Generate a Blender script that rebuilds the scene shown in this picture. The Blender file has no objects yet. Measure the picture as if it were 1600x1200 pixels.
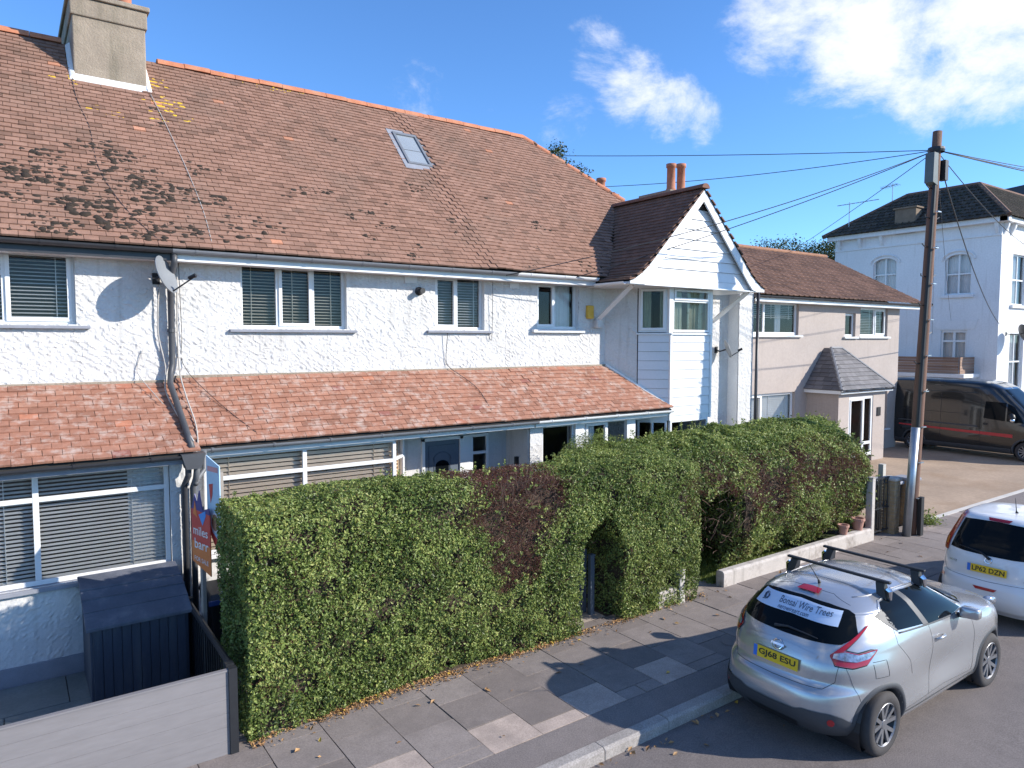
import bpy, bmesh, math, random
import numpy as np
from mathutils import Vector, Matrix
random.seed(7); RNG = np.random.default_rng(7)
sc = bpy.context.scene
COL = sc.collection
R = math.radians
# ---------------------------------------------------------------- camera
cam = bpy.data.cameras.new('camera'); camo = bpy.data.objects.new('camera', cam); COL.objects.link(camo)
camo.location = (0, 0, 4.28); camo.rotation_euler = (R(90-3.509), 0, R(54.54-90))
cam.sensor_width = 36; cam.lens = 36*1109/1600; cam.clip_start = .05; cam.clip_end = 3000
sc.camera = camo
# ---------------------------------------------------------------- sky, sun, exposure
SUN_EL, SUN_AZ = 27.0, -43.0            # azimuth counted from +X
sd = Vector((math.cos(R(SUN_EL))*math.cos(R(SUN_AZ)), math.cos(R(SUN_EL))*math.sin(R(SUN_AZ)), math.sin(R(SUN_EL))))
w = bpy.data.worlds.new('World'); sc.world = w; w.use_nodes = True
nt = w.node_tree; N = nt.nodes; L = nt.links
for n in list(N): N.remove(n)
wo = N.new('ShaderNodeOutputWorld'); bg = N.new('ShaderNodeBackground'); bg.inputs[1].default_value = .15
L.new(bg.outputs[0], wo.inputs[0])
sky = N.new('ShaderNodeTexSky'); sky.sky_type = 'NISHITA'; sky.sun_disc = False
sky.sun_elevation = R(SUN_EL); sky.sun_rotation = math.atan2(sd.x, sd.y)
sky.altitude = 1200; sky.air_density = 1.0; sky.dust_density = .05; sky.ozone_density = 2.0
tc = N.new('ShaderNodeTexCoord')
nz = N.new('ShaderNodeTexNoise'); nz.inputs['Scale'].default_value = 7; nz.inputs['Detail'].default_value = 9
nz.inputs['Roughness'].default_value = .68; nz.inputs['Distortion'].default_value = .25
mp = N.new('ShaderNodeMapping'); mp.inputs['Scale'].default_value = (1, 1, 1.7)
L.new(tc.outputs['Generated'], mp.inputs[0]); L.new(mp.outputs[0], nz.inputs['Vector'])
# individual clouds: direction on the dome and radius
CLOUDS = [((.77, .517, .39), .11, .46), ((.82, .458, .355), .12, .5), ((.865, .385, .31), .10, .46), ((.886, .337, .34), .14, .5), ((.93, .24, .30), .15, .45),
          ((.625, .69, .36), .065, .30), ((.665, .67, .325), .07, .34), ((.705, .64, .295), .065, .32), ((.735, .615, .28), .05, .28), ((.609, .739, .288), .07, .28), ((.444, .838, .316), .07, .25),
          ((.529, .786, .318), .04, .17), ((.822, .542, .177), .035, .22), ((.853, .48, .205), .04, .14), ((.3, .93, .25), .1, .2), ((.99, .05, .2), .12, .3), ((-.2, .95, .3), .14, .3)]
# unseen cumulus added round the rest of the sky for white ambient light
cr = random.Random(4)
for k in range(26):
    az_ = 112+k*8.4+cr.uniform(-4, 4); el_ = cr.uniform(16, 58)
    CLOUDS.append(((math.cos(R(az_))*math.cos(R(el_)), math.sin(R(az_))*math.cos(R(el_)), math.sin(R(el_))), cr.uniform(.1, .24), cr.uniform(.3, .46)))
def math_node(op, a, b=None):
    m = N.new('ShaderNodeMath'); m.operation = op
    for i, q in enumerate((a, b)):
        if q is None: continue
        if isinstance(q, (int, float)): m.inputs[i].default_value = q
        else: L.new(q, m.inputs[i])
    return m.outputs[0]
acc = None
for d, rad, amp in CLOUDS:
    dv = Vector(d).normalized()
    vm = N.new('ShaderNodeVectorMath'); vm.operation = 'DISTANCE'; L.new(tc.outputs['Generated'], vm.inputs[0]); vm.inputs[1].default_value = dv
    mr = N.new('ShaderNodeMapRange'); mr.interpolation_type = 'SMOOTHSTEP'
    mr.inputs[1].default_value = rad*1.25; mr.inputs[2].default_value = rad*.25; mr.inputs[3].default_value = 0; mr.inputs[4].default_value = amp
    L.new(vm.outputs['Value'], mr.inputs[0])
    acc = mr.outputs[0] if acc is None else math_node('MAXIMUM', acc, mr.outputs[0])
dens = math_node('ADD', nz.outputs['Fac'], acc)
mr = N.new('ShaderNodeMapRange'); mr.interpolation_type = 'SMOOTHSTEP'
mr.inputs[1].default_value = .70; mr.inputs[2].default_value = 1.06; mr.inputs[3].default_value = 0; mr.inputs[4].default_value = .93
L.new(dens, mr.inputs[0])
mix = N.new('ShaderNodeMix'); mix.data_type = 'RGBA'
L.new(mr.outputs[0], mix.inputs[0]); mix.inputs[7].default_value = (4.3, 4.45, 4.8, 1)
skc = N.new('ShaderNodeMix'); skc.data_type = 'RGBA'; skc.blend_type = 'MULTIPLY'; skc.inputs[0].default_value = 1; skc.inputs[7].default_value = (.50, .77, 1.06, 1)
L.new(sky.outputs[0], skc.inputs[6]); L.new(skc.outputs[2], mix.inputs[6]); L.new(mix.outputs[2], bg.inputs[0])
sun = bpy.data.lights.new('sun', 'SUN'); sun.energy = 4.3; sun.angle = R(.53); sun.color = (1, .94, .84)
suno = bpy.data.objects.new('sun', sun); COL.objects.link(suno); suno.rotation_euler = (-sd).to_track_quat('-Z', 'Y').to_euler(); suno.location = sd*60
sc.view_settings.view_transform = 'Standard'; sc.view_settings.look = 'None'; sc.view_settings.exposure = .75; sc.view_settings.gamma = 1
sc.render.resolution_x = 1024; sc.render.resolution_y = 768
# ---------------------------------------------------------------- materials
MATS = {}
def srgb(r, g, b):
    f = lambda c: ((c/255+.055)/1.055)**2.4 if c > 10 else c/255/12.92
    return (f(r), f(g), f(b))
def mat(name, col, rough=.8, var=.12, scale=3, bump=0, bscale=60, metallic=0, spec=.5, coat=0, stain=None, sscale=.8, sfac=.5, attr=None, stretch=(1, 1, 1), trans=None, fine=.06):
    if name in MATS: return MATS[name]
    m = bpy.data.materials.new(name); m.use_nodes = True; t = m.node_tree; n = t.nodes; l = t.links
    b = n['Principled BSDF']
    b.inputs['Roughness'].default_value = rough; b.inputs['Metallic'].default_value = metallic
    b.inputs['Specular IOR Level'].default_value = spec; b.inputs['Coat Weight'].default_value = coat; b.inputs['Coat Roughness'].default_value = .05
    g = n.new('ShaderNodeNewGeometry'); mp = n.new('ShaderNodeMapping'); mp.inputs['Scale'].default_value = stretch; l.new(g.outputs['Position'], mp.inputs[0])
    def noise(s, d=4, r=.6):
        q = n.new('ShaderNodeTexNoise'); q.inputs['Scale'].default_value = s; q.inputs['Detail'].default_value = d; q.inputs['Roughness'].default_value = r
        l.new(mp.outputs[0], q.inputs['Vector']); return q.outputs['Fac']
    def mixc(fac, a, c, mode='MIX'):
        q = n.new('ShaderNodeMix'); q.data_type = 'RGBA'; q.blend_type = mode
        if isinstance(fac, (int, float)): q.inputs[0].default_value = fac
        else: l.new(fac, q.inputs[0])
        for i, z in ((6, a), (7, c)):
            if isinstance(z, tuple): q.inputs[i].default_value = (*z[:3], 1)
            else: l.new(z, q.inputs[i])
        return q.outputs[2]
    def mrange(x, a, c, lo=0, hi=1):
        q = n.new('ShaderNodeMapRange'); q.inputs[1].default_value = a; q.inputs[2].default_value = c; q.inputs[3].default_value = lo; q.inputs[4].default_value = hi
        l.new(x, q.inputs[0]); return q.outputs[0]
    if attr:                                    # list of colours walked by the per-piece attribute 'tint'
        at = n.new('ShaderNodeAttribute'); at.attribute_name = 'tint'
        rp = n.new('ShaderNodeValToRGB'); e = rp.color_ramp.elements
        while len(e) < len(attr): e.new(.5)
        for i, (p, c) in enumerate(attr): e[i].position = p; e[i].color = (*c, 1)
        l.new(at.outputs['Fac'], rp.inputs[0]); c0 = rp.outputs[0]
    else: c0 = col
    dk = tuple(1-var for _ in range(3)); lt = tuple(1+var for _ in range(3))
    c = mixc(1, c0, mixc(mrange(noise(scale), .3, .7), dk, lt), 'MULTIPLY')
    if fine: c = mixc(1, c, mixc(mrange(noise(scale*14, 3), .3, .7), (1-fine,)*3, (1+fine,)*3), 'MULTIPLY')
    if stain: c = mixc(mrange(noise(sscale, 6, .65), .5, .72, 0, sfac), c, stain)
    l.new(c, b.inputs['Base Color'])
    if bump:
        bp = n.new('ShaderNodeBump'); bp.inputs['Strength'].default_value = 1; bp.inputs['Distance'].default_value = bump
        l.new(noise(bscale, 5, .65), bp.inputs['Height']); l.new(bp.outputs[0], b.inputs['Normal'])
    if trans:
        tr = n.new('ShaderNodeBsdfTranslucent'); l.new(c, tr.inputs[0]); ms = n.new('ShaderNodeMixShader'); ms.inputs[0].default_value = trans
        o = n['Material Output']; l.new(b.outputs[0], ms.inputs[1]); l.new(tr.outputs[0], ms.inputs[2]); l.new(ms.outputs[0], o.inputs[0])
    MATS[name] = m; return m
def glass(name, tint=(.97, .97, .96), refl=.5):
    m = bpy.data.materials.new(name); m.use_nodes = True; t = m.node_tree; n = t.nodes; l = t.links; n.remove(n['Principled BSDF'])
    tr = n.new('ShaderNodeBsdfTransparent'); tr.inputs[0].default_value = (*tint, 1)
    gl = n.new('ShaderNodeBsdfGlossy'); gl.inputs['Roughness'].default_value = .02
    fr = n.new('ShaderNodeFresnel'); fr.inputs[0].default_value = 1.5
    ma = n.new('ShaderNodeMath'); ma.operation = 'MULTIPLY_ADD'; ma.inputs[1].default_value = .8; ma.inputs[2].default_value = .0; l.new(fr.outputs[0], ma.inputs[0])
    ms = n.new('ShaderNodeMixShader'); l.new(ma.outputs[0], ms.inputs[0]); l.new(tr.outputs[0], ms.inputs[1]); l.new(gl.outputs[0], ms.inputs[2])
    l.new(ms.outputs[0], n['Material Output'].inputs[0]); return m
WHITE = mat('white_render', (.60, .59, .58), .9, .04, 2, .004, 45, stain=(.45, .42, .39), sscale=1.3, sfac=.45)
SMOOTHW = mat('white_paint_smooth', (.7, .7, .7), .7, .04, 2, .001, 30, stain=(.6, .6, .58), sscale=1.2, sfac=.3)
UPVC = mat('white_upvc', (.74, .745, .75), .35, .03, 2, fine=.01)
BOARD = mat('white_board', (.7, .7, .72), .42, .03, 1.5, stain=(.62, .63, .62), sscale=2.5, sfac=.3, fine=.02)
TILE_TOP = mat('brown_clay_tile', None, .9, .14, 9, .004, 70, attr=[(0, (.15, .082, .056)), (.35, (.245, .134, .094)), (.65, (.275, .153, .109)), (.93, (.325, .187, .136)), (.97, (.46, .2, .115)), (1, (.5, .24, .15))], stain=(.17, .112, .083), sscale=.9, sfac=.6)
TILE_LOW = mat('orange_clay_tile', None, .9, .16, 10, .004, 60, attr=[(0, (.22, .103, .067)), (.3, (.3, .138, .09)), (.7, (.34, .162, .107)), (.92, (.38, .195, .132)), (.97, (.42, .165, .095)), (1, (.26, .1, .075))], stain=(.5, .41, .36), sscale=7, sfac=.75)
TILE_CONC = mat('brown_concrete_tile', None, .9, .12, 6, .003, 60, attr=[(0, (.13, .07, .05)), (1, (.24, .13, .09))])
TILE_SLATE = mat('grey_slate', None, .7, .1, 6, .002, 60, attr=[(0, (.09, .085, .09)), (1, (.16, .15, .155))])
TILE_DARK = mat('dark_mossy_tile', None, .9, .2, 4, .004, 40, attr=[(0, (.04, .033, .026)), (1, (.085, .066, .05))], stain=(.05, .055, .025), sscale=2)
RIDGE = mat('orange_ridge_tile', (.5, .19, .1), .85, .18, 5, .003, 50, stain=(.35, .25, .17), sscale=2.5, sfac=.6)
DECK = mat('roof_felt', (.03, .027, .025), .95)
MOSS = mat('dark_moss', (.034, .024, .017), 1, .3, 12, .01, 60)
LICHEN = mat('yellow_lichen', (.62, .4, .03), .95, .2, 15, .004, 80)
ROUGHGREY = mat('grey_roughcast', (.3, .245, .19), .95, .18, 3, .012, 28, stain=(.2, .18, .13), sscale=1.6, sfac=.5)
POT = mat('terracotta_pot', (.42, .17, .1), .85, .14, 6, .002, 40)
LEAD = mat('mortar_flashing', (.72, .71, .7), .9, .08, 5, .006, 30)
GREYGUT = mat('grey_gutter', (.17, .18, .2), .45, .1, 4)
BLACKGUT = mat('black_gutter', (.035, .036, .042), .4, .1, 4)
SILLGREY = mat('grey_sill', (.25, .26, .3), .8, .1, 5, .002, 60)
GLASS = glass('window_glass')
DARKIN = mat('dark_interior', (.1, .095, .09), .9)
BLINDW = mat('blind_grey', (.78, .78, .76), .6, .04, 3, fine=.02)
BLINDC = mat('blind_cream', (.92, .74, .56), .6, .06, 3, fine=.02)
BLINDD = mat('blind_wood', (.72, .66, .54), .6, .06, 3, fine=.02)
CURTAIN = mat('curtain_green_cream', (.5, .52, .38), .9, .15, 4)
NET = mat('curtain_white', (.75, .76, .78), .9, .05, 4)
DOORGREY = mat('blue_grey_door', (.11, .135, .17), .45, .06, 3)
NAVY = mat('navy_timber', (.035, .045, .068), .6, .14, 4, .002, 80, stretch=(1, 1, .2), stain=(.1, .11, .13), sscale=6, sfac=.4)
NAVYFELT = mat('navy_felt_lid', (.09, .1, .13), .85, .15, 3, .004, 40, stain=(.2, .2, .22), sscale=3)
COMPOSITE = mat('grey_composite_board', (.205, .192, .197), .6, .08, 2, .001, 90, stretch=(.15, 1, 1))
METALDK = mat('dark_metal', (.03, .032, .037), .4, .1, 5, metallic=.3)
GALV = mat('galvanised_steel', (.4, .43, .46), .4, .1, 6, metallic=.8)
ASPHALT = mat('asphalt', (.17, .146, .138), .92, .09, 5, .006, 160, stain=(.215, .183, .172), sscale=.45, sfac=.5, fine=.3)
ASPH_PAVE = mat('pavement_asphalt', (.195, .167, .158), .92, .08, 5, .005, 150, fine=.3)
SLABM = mat('paving_slab', None, .9, .1, 5, .003, 130, attr=[(0, (.185, .155, .142)), (.5, (.24, .205, .19)), (.7, (.27, .23, .212)), (1, (.5, .395, .335))], stain=(.15, .126, .116), sscale=1.6, sfac=.55, fine=.2)
JOINT = mat('joint_soil', (.05, .042, .035), 1, .2, 6, .01, 60)
KERBM = mat('granite_kerb', (.33, .3, .28), .9, .12, 5, .005, 110, stain=(.2, .18, .165), sscale=3, fine=.3)
FLAG = mat('garden_flag', (.16, .18, .18), .85, .14, 2, .003, 60, stain=(.09, .11, .1), sscale=1.4, fine=.1)
DRIVE = mat('driveway_concrete', (.36, .265, .19), .95, .16, .7, .006, 60, stain=(.27, .175, .105), sscale=.5, sfac=.8, fine=.12)
SOIL = mat('soil', (.09, .065, .045), 1, .25, 4, .03, 30)
LAWN = mat('lawn', (.06, .085, .025), 1, .3, 6, .03, 40)
PATH = mat('path_concrete', (.36, .3, .255), .92, .12, 2, .004, 60)
BEIGE = mat('beige_render', (.40, .342, .31), .9, .04, 1.2, .002, 60, stain=(.35, .295, .262), sscale=.7, sfac=.4)
VICW = mat('victorian_white', (.74, .745, .76), .8, .03, 1, .001, 40, stain=(.62, .62, .63), sscale=.6, sfac=.35)
CEDAR = mat('cedar_board', None, .7, .14, 3, .002, 60, attr=[(0, (.2, .115, .08)), (1, (.34, .22, .155))], stretch=(.3, .3, 3))
WOODPOLE = mat('creosoted_pole', (.16, .085, .058), .85, .22, 3, .006, 60, stretch=(3, 3, .25), stain=(.07, .045, .035), sscale=2)
BLACK = mat('black_plastic', (.014, .014, .016), .5, .1, 4)
BRICK = mat('yellow_brick', (.42, .3, .17), .9, .2, 8, .004, 60)
MORTAR = mat('mortar', (.36, .33, .29), .95, .1, 8, .003, 60)
LOWWALL = mat('painted_low_wall', (.5, .46, .43), .9, .12, 3, .006, 40, stain=(.2, .17, .15), sscale=3, sfac=.95)
CONCPOST = mat('concrete_post', (.5, .48, .45), .9, .1, 4, .003, 60)
LEAF = mat('privet_leaf', None, .45, .12, 3, attr=[(0, (.04, .066, .017)), (.35, (.145, .2, .045)), (.7, (.295, .36, .105)), (.84, (.4, .41, .13)), (.86, (.115, .05, .036)), (1, (.21, .10, .075))], spec=.35, trans=.28, fine=0)
LEAFDRY = mat('fallen_leaf', None, .8, .2, 8, attr=[(0, (.2, .1, .045)), (.5, (.36, .2, .08)), (.8, (.45, .27, .13)), (.94, (.62, .4, .04)), (1, (.16, .08, .05))])
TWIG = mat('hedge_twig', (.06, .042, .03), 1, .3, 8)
TREELEAF = mat('tree_leaf', None, .5, .12, 3, attr=[(0, (.02, .035, .01)), (.6, (.06, .085, .02)), (1, (.13, .14, .04))], trans=.2, fine=0)
BARK = mat('bark', (.1, .075, .05), .95, .2, 6, .01, 40)
SILVER = mat('silver_paint', (.46, .46, .47), .24, .02, 1, metallic=.6, coat=.6, fine=.0)
WHITEPAINT = mat('white_car_paint', (.7, .71, .73), .3, .01, 1, coat=.7, fine=0)
VANPAINT = mat('black_van_paint', (.012, .013, .014), .18, .02, 1, coat=.8, fine=0)
CARGLASS = mat('car_glass', (.006, .008, .010), .03, .02, 1, spec=.1, fine=0)
CLADGREY = mat('grey_cladding', (.05, .053, .06), .55, .06, 3)
TYRE = mat('tyre_rubber', (.045, .04, .04), .85, .12, 8, .002, 90)
RIMDARK = mat('rim_dark', (.02, .022, .026), .35, .05, 3, metallic=.5)
RIMSILV = mat('rim_silver', (.24, .24, .255), .42, .06, 3, metallic=.7)
REDLENS = mat('red_lens', (.36, .01, .018), .12, .08, 8, coat=.6)
CLEARLENS = mat('clear_lens', (.3, .32, .37), .12, .5, 26, metallic=.5, coat=.6)
CHROME = mat('chrome', (.7, .71, .73), .12, .02, 2, metallic=1)
PLATEY = mat('plate_yellow', (.75, .5, .02), .45, .03, 5)
PLATEBLUE = mat('plate_blue', (.03, .16, .6), .45, .03, 5)
INK = mat('black_ink', (.012, .012, .014), .5, .02, 5)
STICK = mat('sticker_pale_blue', (.52, .62, .78), .5, .03, 3, fine=0)
STICKINK = mat('sticker_ink', (.05, .08, .14), .5, .02, 5)
ALARMY = mat('alarm_yellow', (.7, .42, .05), .5, .08, 5)
DISHM = mat('dish_grey', (.2, .215, .235), .5, .06, 4)
SIGNRED = mat('sign_gradient_red', (.55, .06, .05), .5, .05, 2)
SIGNORANGE = mat('sign_orange', (.68, .2, .05), .5, .05, 2)
SIGNBLUE = mat('sign_pale_blue', (.42, .6, .74), .5, .04, 2)
SIGNNAVY = mat('sign_navy', (.05, .05, .2), .5, .04, 2)
SIGNCYAN = mat('sign_bright_blue', (.05, .28, .7), .5, .04, 2)
PINE = mat('post_timber', (.3, .26, .23), .85, .14, 5, .002, 50, stretch=(2, 2, .3))
SKIN = mat('printed_brown', (.35, .18, .11), .6, .2, 12)
WIRE = mat('black_wire', (.025, .025, .03), .6)
WIREGREY = mat('grey_wire', (.4, .38, .36), .6)
def streaks(m, col, fac):
    # rain streaks and grime: noise drawn out vertically
    t = m.node_tree; n = t.nodes; l = t.links; b = n['Principled BSDF']; src = b.inputs['Base Color'].links[0].from_socket
    g = n.new('ShaderNodeNewGeometry'); mp = n.new('ShaderNodeMapping'); mp.inputs['Scale'].default_value = (7, 7, .55); l.new(g.outputs['Position'], mp.inputs[0])
    q = n.new('ShaderNodeTexNoise'); q.inputs['Scale'].default_value = 1; q.inputs['Detail'].default_value = 6; l.new(mp.outputs[0], q.inputs['Vector'])
    r = n.new('ShaderNodeMapRange'); r.inputs[1].default_value = .56; r.inputs[2].default_value = .75; r.inputs[4].default_value = fac; l.new(q.outputs['Fac'], r.inputs[0])
    x = n.new('ShaderNodeMix'); x.data_type = 'RGBA'; l.new(r.outputs[0], x.inputs[0]); l.new(src, x.inputs[6]); x.inputs[7].default_value = (*col, 1); l.new(x.outputs[2], b.inputs['Base Color'])
streaks(WHITE, (.36, .34, .31), .5); streaks(VICW, (.5, .49, .47), .35); streaks(BEIGE, (.3, .25, .215), .3); streaks(ROUGHGREY, (.16, .14, .1), .6); streaks(NAVY, (.1, .115, .12), .5); streaks(LOWWALL, (.2, .18, .155), .7)
# ---------------------------------------------------------------- helpers
ROOT = {}
def setp(o, label=None, cat=None, group=None, kind=None):
    for k, v in (('label', label), ('category', cat), ('group', group), ('kind', kind)):
        if v: o[k] = v
    return o
def thing(name, label, cat, loc=(0, 0, 0), group=None):
    o = bpy.data.objects.new(name, None); COL.objects.link(o); o.location = loc; o.empty_display_size = .2
    ROOT[o.name] = Vector(loc); return setp(o, label, cat, group)
def rootloc(o):
    return ROOT.get(o.name, Vector((0, 0, 0)))
class MB:
    """collects geometry; T maps local (a, b, c) to world"""
    def __init__(s, T=None): s.v = []; s.f = []; s.T = T; s.tint = []; s.t = None
    def add(s, vs, fs):
        k = len(s.v)
        s.v += [s.T(*p) for p in vs] if s.T else [tuple(p) for p in vs]
        s.f += [tuple(i+k for i in f) for f in fs]
        if s.t is not None: s.tint += [s.t]*len(fs)
        return s
    def box(s, x0, x1, y0, y1, z0, z1):
        return s.add([(x, y, z) for x in (x0, x1) for y in (y0, y1) for z in (z0, z1)],
                     [(0, 1, 3, 2), (4, 6, 7, 5), (0, 4, 5, 1), (2, 3, 7, 6), (0, 2, 6, 4), (1, 5, 7, 3)])
    def hexa(s, p):      # 8 points, bottom 4 then top 4
        return s.add(p, [(0, 3, 2, 1), (4, 5, 6, 7), (0, 1, 5, 4), (1, 2, 6, 5), (2, 3, 7, 6), (3, 0, 4, 7)])
    def prism(s, poly, f0, f1):   # f0 / f1 map a 2D point to local coords on the two end planes
        n = len(poly)
        s.add([f0(*p) for p in poly]+[f1(*p) for p in poly], [tuple(range(n))[::-1], tuple(range(n, 2*n))]+[(i, (i+1) % n, n+(i+1) % n, n+i) for i in range(n)])
        return s
    def tube(s, pts, r, n=8, cap=True):
        pts = [Vector(p) for p in pts]; rs = r if isinstance(r, (list, tuple)) else [r]*len(pts)
        vs = []; fs = []; up = None
        for i, p in enumerate(pts):
            d = (pts[min(i+1, len(pts)-1)]-pts[max(i-1, 0)]).normalized()
            if up is None: up = Vector((0, 0, 1)) if abs(d.z) < .9 else Vector((1, 0, 0))
            a = d.cross(up).normalized(); b = a.cross(d).normalized(); up = b
            for k in range(n):
                t = 2*math.pi*k/n; vs.append(tuple(p+a*math.cos(t)*rs[i]+b*math.sin(t)*rs[i]))
        for i in range(len(pts)-1):
            for k in range(n): fs.append((i*n+k, i*n+(k+1) % n, (i+1)*n+(k+1) % n, (i+1)*n+k))
        if cap: fs += [tuple(range(n))[::-1], tuple(range((len(pts)-1)*n, len(pts)*n))]
        return s.add(vs, fs)
    def lathe(s, prof, c, n=20, axis='z'):   # prof: (radius, height)
        vs = []; fs = []
        for r_, h in prof:
            for k in range(n):
                t = 2*math.pi*k/n; a, b = r_*math.cos(t), r_*math.sin(t)
                vs.append({'z': (c[0]+a, c[1]+b, c[2]+h), 'y': (c[0]+a, c[1]+h, c[2]+b), 'x': (c[0]+h, c[1]+a, c[2]+b)}[axis])
        for i in range(len(prof)-1):
            for k in range(n): fs.append((i*n+k, i*n+(k+1) % n, (i+1)*n+(k+1) % n, (i+1)*n+k))
        return s.add(vs, fs)
    def blob(s, c, r, flat=1, jit=.25, rng=random):
        vs = []; fs = []; n, m = 7, 4
        for i in range(m+1):
            for k in range(n):
                ph = math.pi*i/m; t = 2*math.pi*k/n; q = r*(1+rng.uniform(-jit, jit))
                vs.append((c[0]+q*math.sin(ph)*math.cos(t), c[1]+q*math.sin(ph)*math.sin(t), c[2]+q*flat*math.cos(ph)))
        for i in range(m):
            for k in range(n): fs.append((i*n+k, i*n+(k+1) % n, (i+1)*n+(k+1) % n, (i+1)*n+k))
        return s.add(vs, fs)
    def build(s, name, m, parent=None, smooth=False, bevel=0, kind=None, label=None, cat=None, group=None, recalc=True):
        me = bpy.data.meshes.new(name); off = rootloc(parent) if parent else Vector((0, 0, 0))
        me.from_pydata([(p[0]-off.x, p[1]-off.y, p[2]-off.z) for p in s.v], [], s.f)
        return finish(me, name, m, parent, smooth, bevel, kind, label, cat, group, recalc, s.tint)
def finish(me, name, m, parent=None, smooth=False, bevel=0, kind=None, label=None, cat=None, group=None, recalc=True, tint=None):
    if recalc:
        b = bmesh.new(); b.from_mesh(me); bmesh.ops.recalc_face_normals(b, faces=b.faces); b.to_mesh(me); b.free()
    if tint is not None and len(tint) == len(me.polygons):
        at = me.attributes.new('tint', 'FLOAT', 'FACE'); at.data.foreach_set('value', np.array(tint, dtype=np.float32))
    me.polygons.foreach_set('use_smooth', np.full(len(me.polygons), bool(smooth)))
    me.materials.append(m); o = bpy.data.objects.new(name, me); COL.objects.link(o)
    if parent: o.parent = parent; ROOT[o.name] = rootloc(parent)
    if bevel:
        bv = o.modifiers.new('bevel', 'BEVEL'); bv.width = bevel; bv.segments = 2; bv.limit_method = 'ANGLE'; bv.angle_limit = R(40)
    return setp(o, label, cat, group, kind)
def npmesh(name, V, F, m, parent=None, smooth=False, kind=None, tint=None, label=None, cat=None):
    """V (n,3) array, F (m,k) array of equal-sized faces"""
    off = np.array(rootloc(parent)) if parent else np.zeros(3)
    V = np.asarray(V, dtype=np.float32)-off.astype(np.float32); F = np.asarray(F, dtype=np.int32); k = F.shape[1]
    me = bpy.data.meshes.new(name); me.vertices.add(len(V)); me.vertices.foreach_set('co', V.ravel())
    me.loops.add(F.size); me.loops.foreach_set('vertex_index', F.ravel())
    me.polygons.add(len(F)); me.polygons.foreach_set('loop_start', np.arange(0, F.size, k, dtype=np.int32))
    me.update(calc_edges=True)
    return finish(me, name, m, parent, smooth, 0, kind, label, cat, None, False, tint)
def plane_T(ox, oy, ang=0):
    """facade frame: a runs along the wall, b points out of it, c is height; ang=0 faces -Y"""
    ux, uy = math.cos(R(ang)), math.sin(R(ang)); nx, ny = uy, -ux
    return lambda a, b, c: (ox+a*ux+b*nx, oy+a*uy+b*ny, c)
def _h(ix, iy, iz):
    n = (ix*374761393+iy*668265263+iz*2147483647) & 0x7fffffff
    n = ((n ^ (n >> 13))*1274126177) & 0x7fffffff
    return ((n ^ (n >> 16)) & 0xffff)/65535.
def vnoise(x, y, z=0):
    x = np.asarray(x, float); y = np.asarray(y, float)+0*x; z = np.asarray(z, float)+0*x
    ix, iy, iz = np.floor(x).astype(np.int64), np.floor(y).astype(np.int64), np.floor(z).astype(np.int64)
    fx, fy, fz = x-ix, y-iy, z-iz
    fx, fy, fz = [q*q*(3-2*q) for q in (fx, fy, fz)]
    r = 0
    for a in (0, 1):
        for b in (0, 1):
            for c in (0, 1):
                r = r+_h(ix+a, iy+b, iz+c)*(fx if a else 1-fx)*(fy if b else 1-fy)*(fz if c else 1-fz)
    return r
def fbm(x, y, z=0, o=3):
    return sum(vnoise(x*2**i, y*2**i, np.asarray(z)*2**i)*.5**i for i in range(o))/sum(.5**i for i in range(o))
def text_mesh(body, width, bold=0):
    cu = bpy.data.curves.new('lettering', 'FONT'); cu.body = body; cu.size = 1; cu.offset = bold; cu.resolution_u = 3
    o = bpy.data.objects.new('lettering', cu); COL.objects.link(o)
    me = bpy.data.meshes.new_from_object(o.evaluated_get(bpy.context.evaluated_depsgraph_get()))
    bpy.data.objects.remove(o); bpy.data.curves.remove(cu)
    vs = np.array([v.co[:] for v in me.vertices]); fs = [tuple(p.vertices) for p in me.polygons]; bpy.data.meshes.remove(me)
    lo, hi = vs.min(0), vs.max(0); k = width/(hi[0]-lo[0])
    return (vs[:, 0]-(lo[0]+hi[0])/2)*k, (vs[:, 1]-(lo[1]+hi[1])/2)*k, fs, (hi[1]-lo[1])*k
def lettering(body, width, fn, m, parent, height=None, bold=0):
    """fn maps flat (u, v) to world"""
    u, v, fs, h = text_mesh(body, width, bold)
    if height: v = v*height/h
    mb = MB(); mb.add([fn(a, b) for a, b in zip(u, v)], fs); return mb.build('lettering', m, parent, recalc=False)
# ================================================================ the ground
def sheet(name, x0, x1, y0, y1, z, m, kind='structure'):
    return MB().add([(x0, y0, z), (x1, y0, z), (x1, y1, z), (x0, y1, z)], [(0, 1, 2, 3)]).build(name, m, kind=kind)
sheet('ground', -900, 1500, -900, 1500, -.03, LAWN)
def _road():
    xs = np.linspace(-60, 160, 90); ys = np.array([-7, -4, -1, 2, 4, 4.9, 5.16])
    zs = np.array([.0, .04, .05, .045, .02, .004, -.004])
    X, Y = np.meshgrid(xs, ys, indexing='ij'); V = np.stack([X, Y, np.broadcast_to(zs, X.shape)-.0], -1).reshape(-1, 3); n = len(ys)
    V[:, 2] -= .045*np.clip((V[:, 1]-2)/3., 0, 0)
    F = [(i*n+j, (i+1)*n+j, (i+1)*n+j+1, i*n+j+1) for i in range(len(xs)-1) for j in range(n-1)]
    return npmesh('road', V, F, ASPHALT, smooth=True, kind='structure')
_road()
pave = MB().box(-60, 160, 5.44, 7.75, -.02, .1115).build('pavement', JOINT, kind='structure')
kerb = MB().box(-60, 160, 5.17, 5.41, -.05, .06).build('kerb', JOINT, kind='structure')
k = 0; x = -11.4
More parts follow.
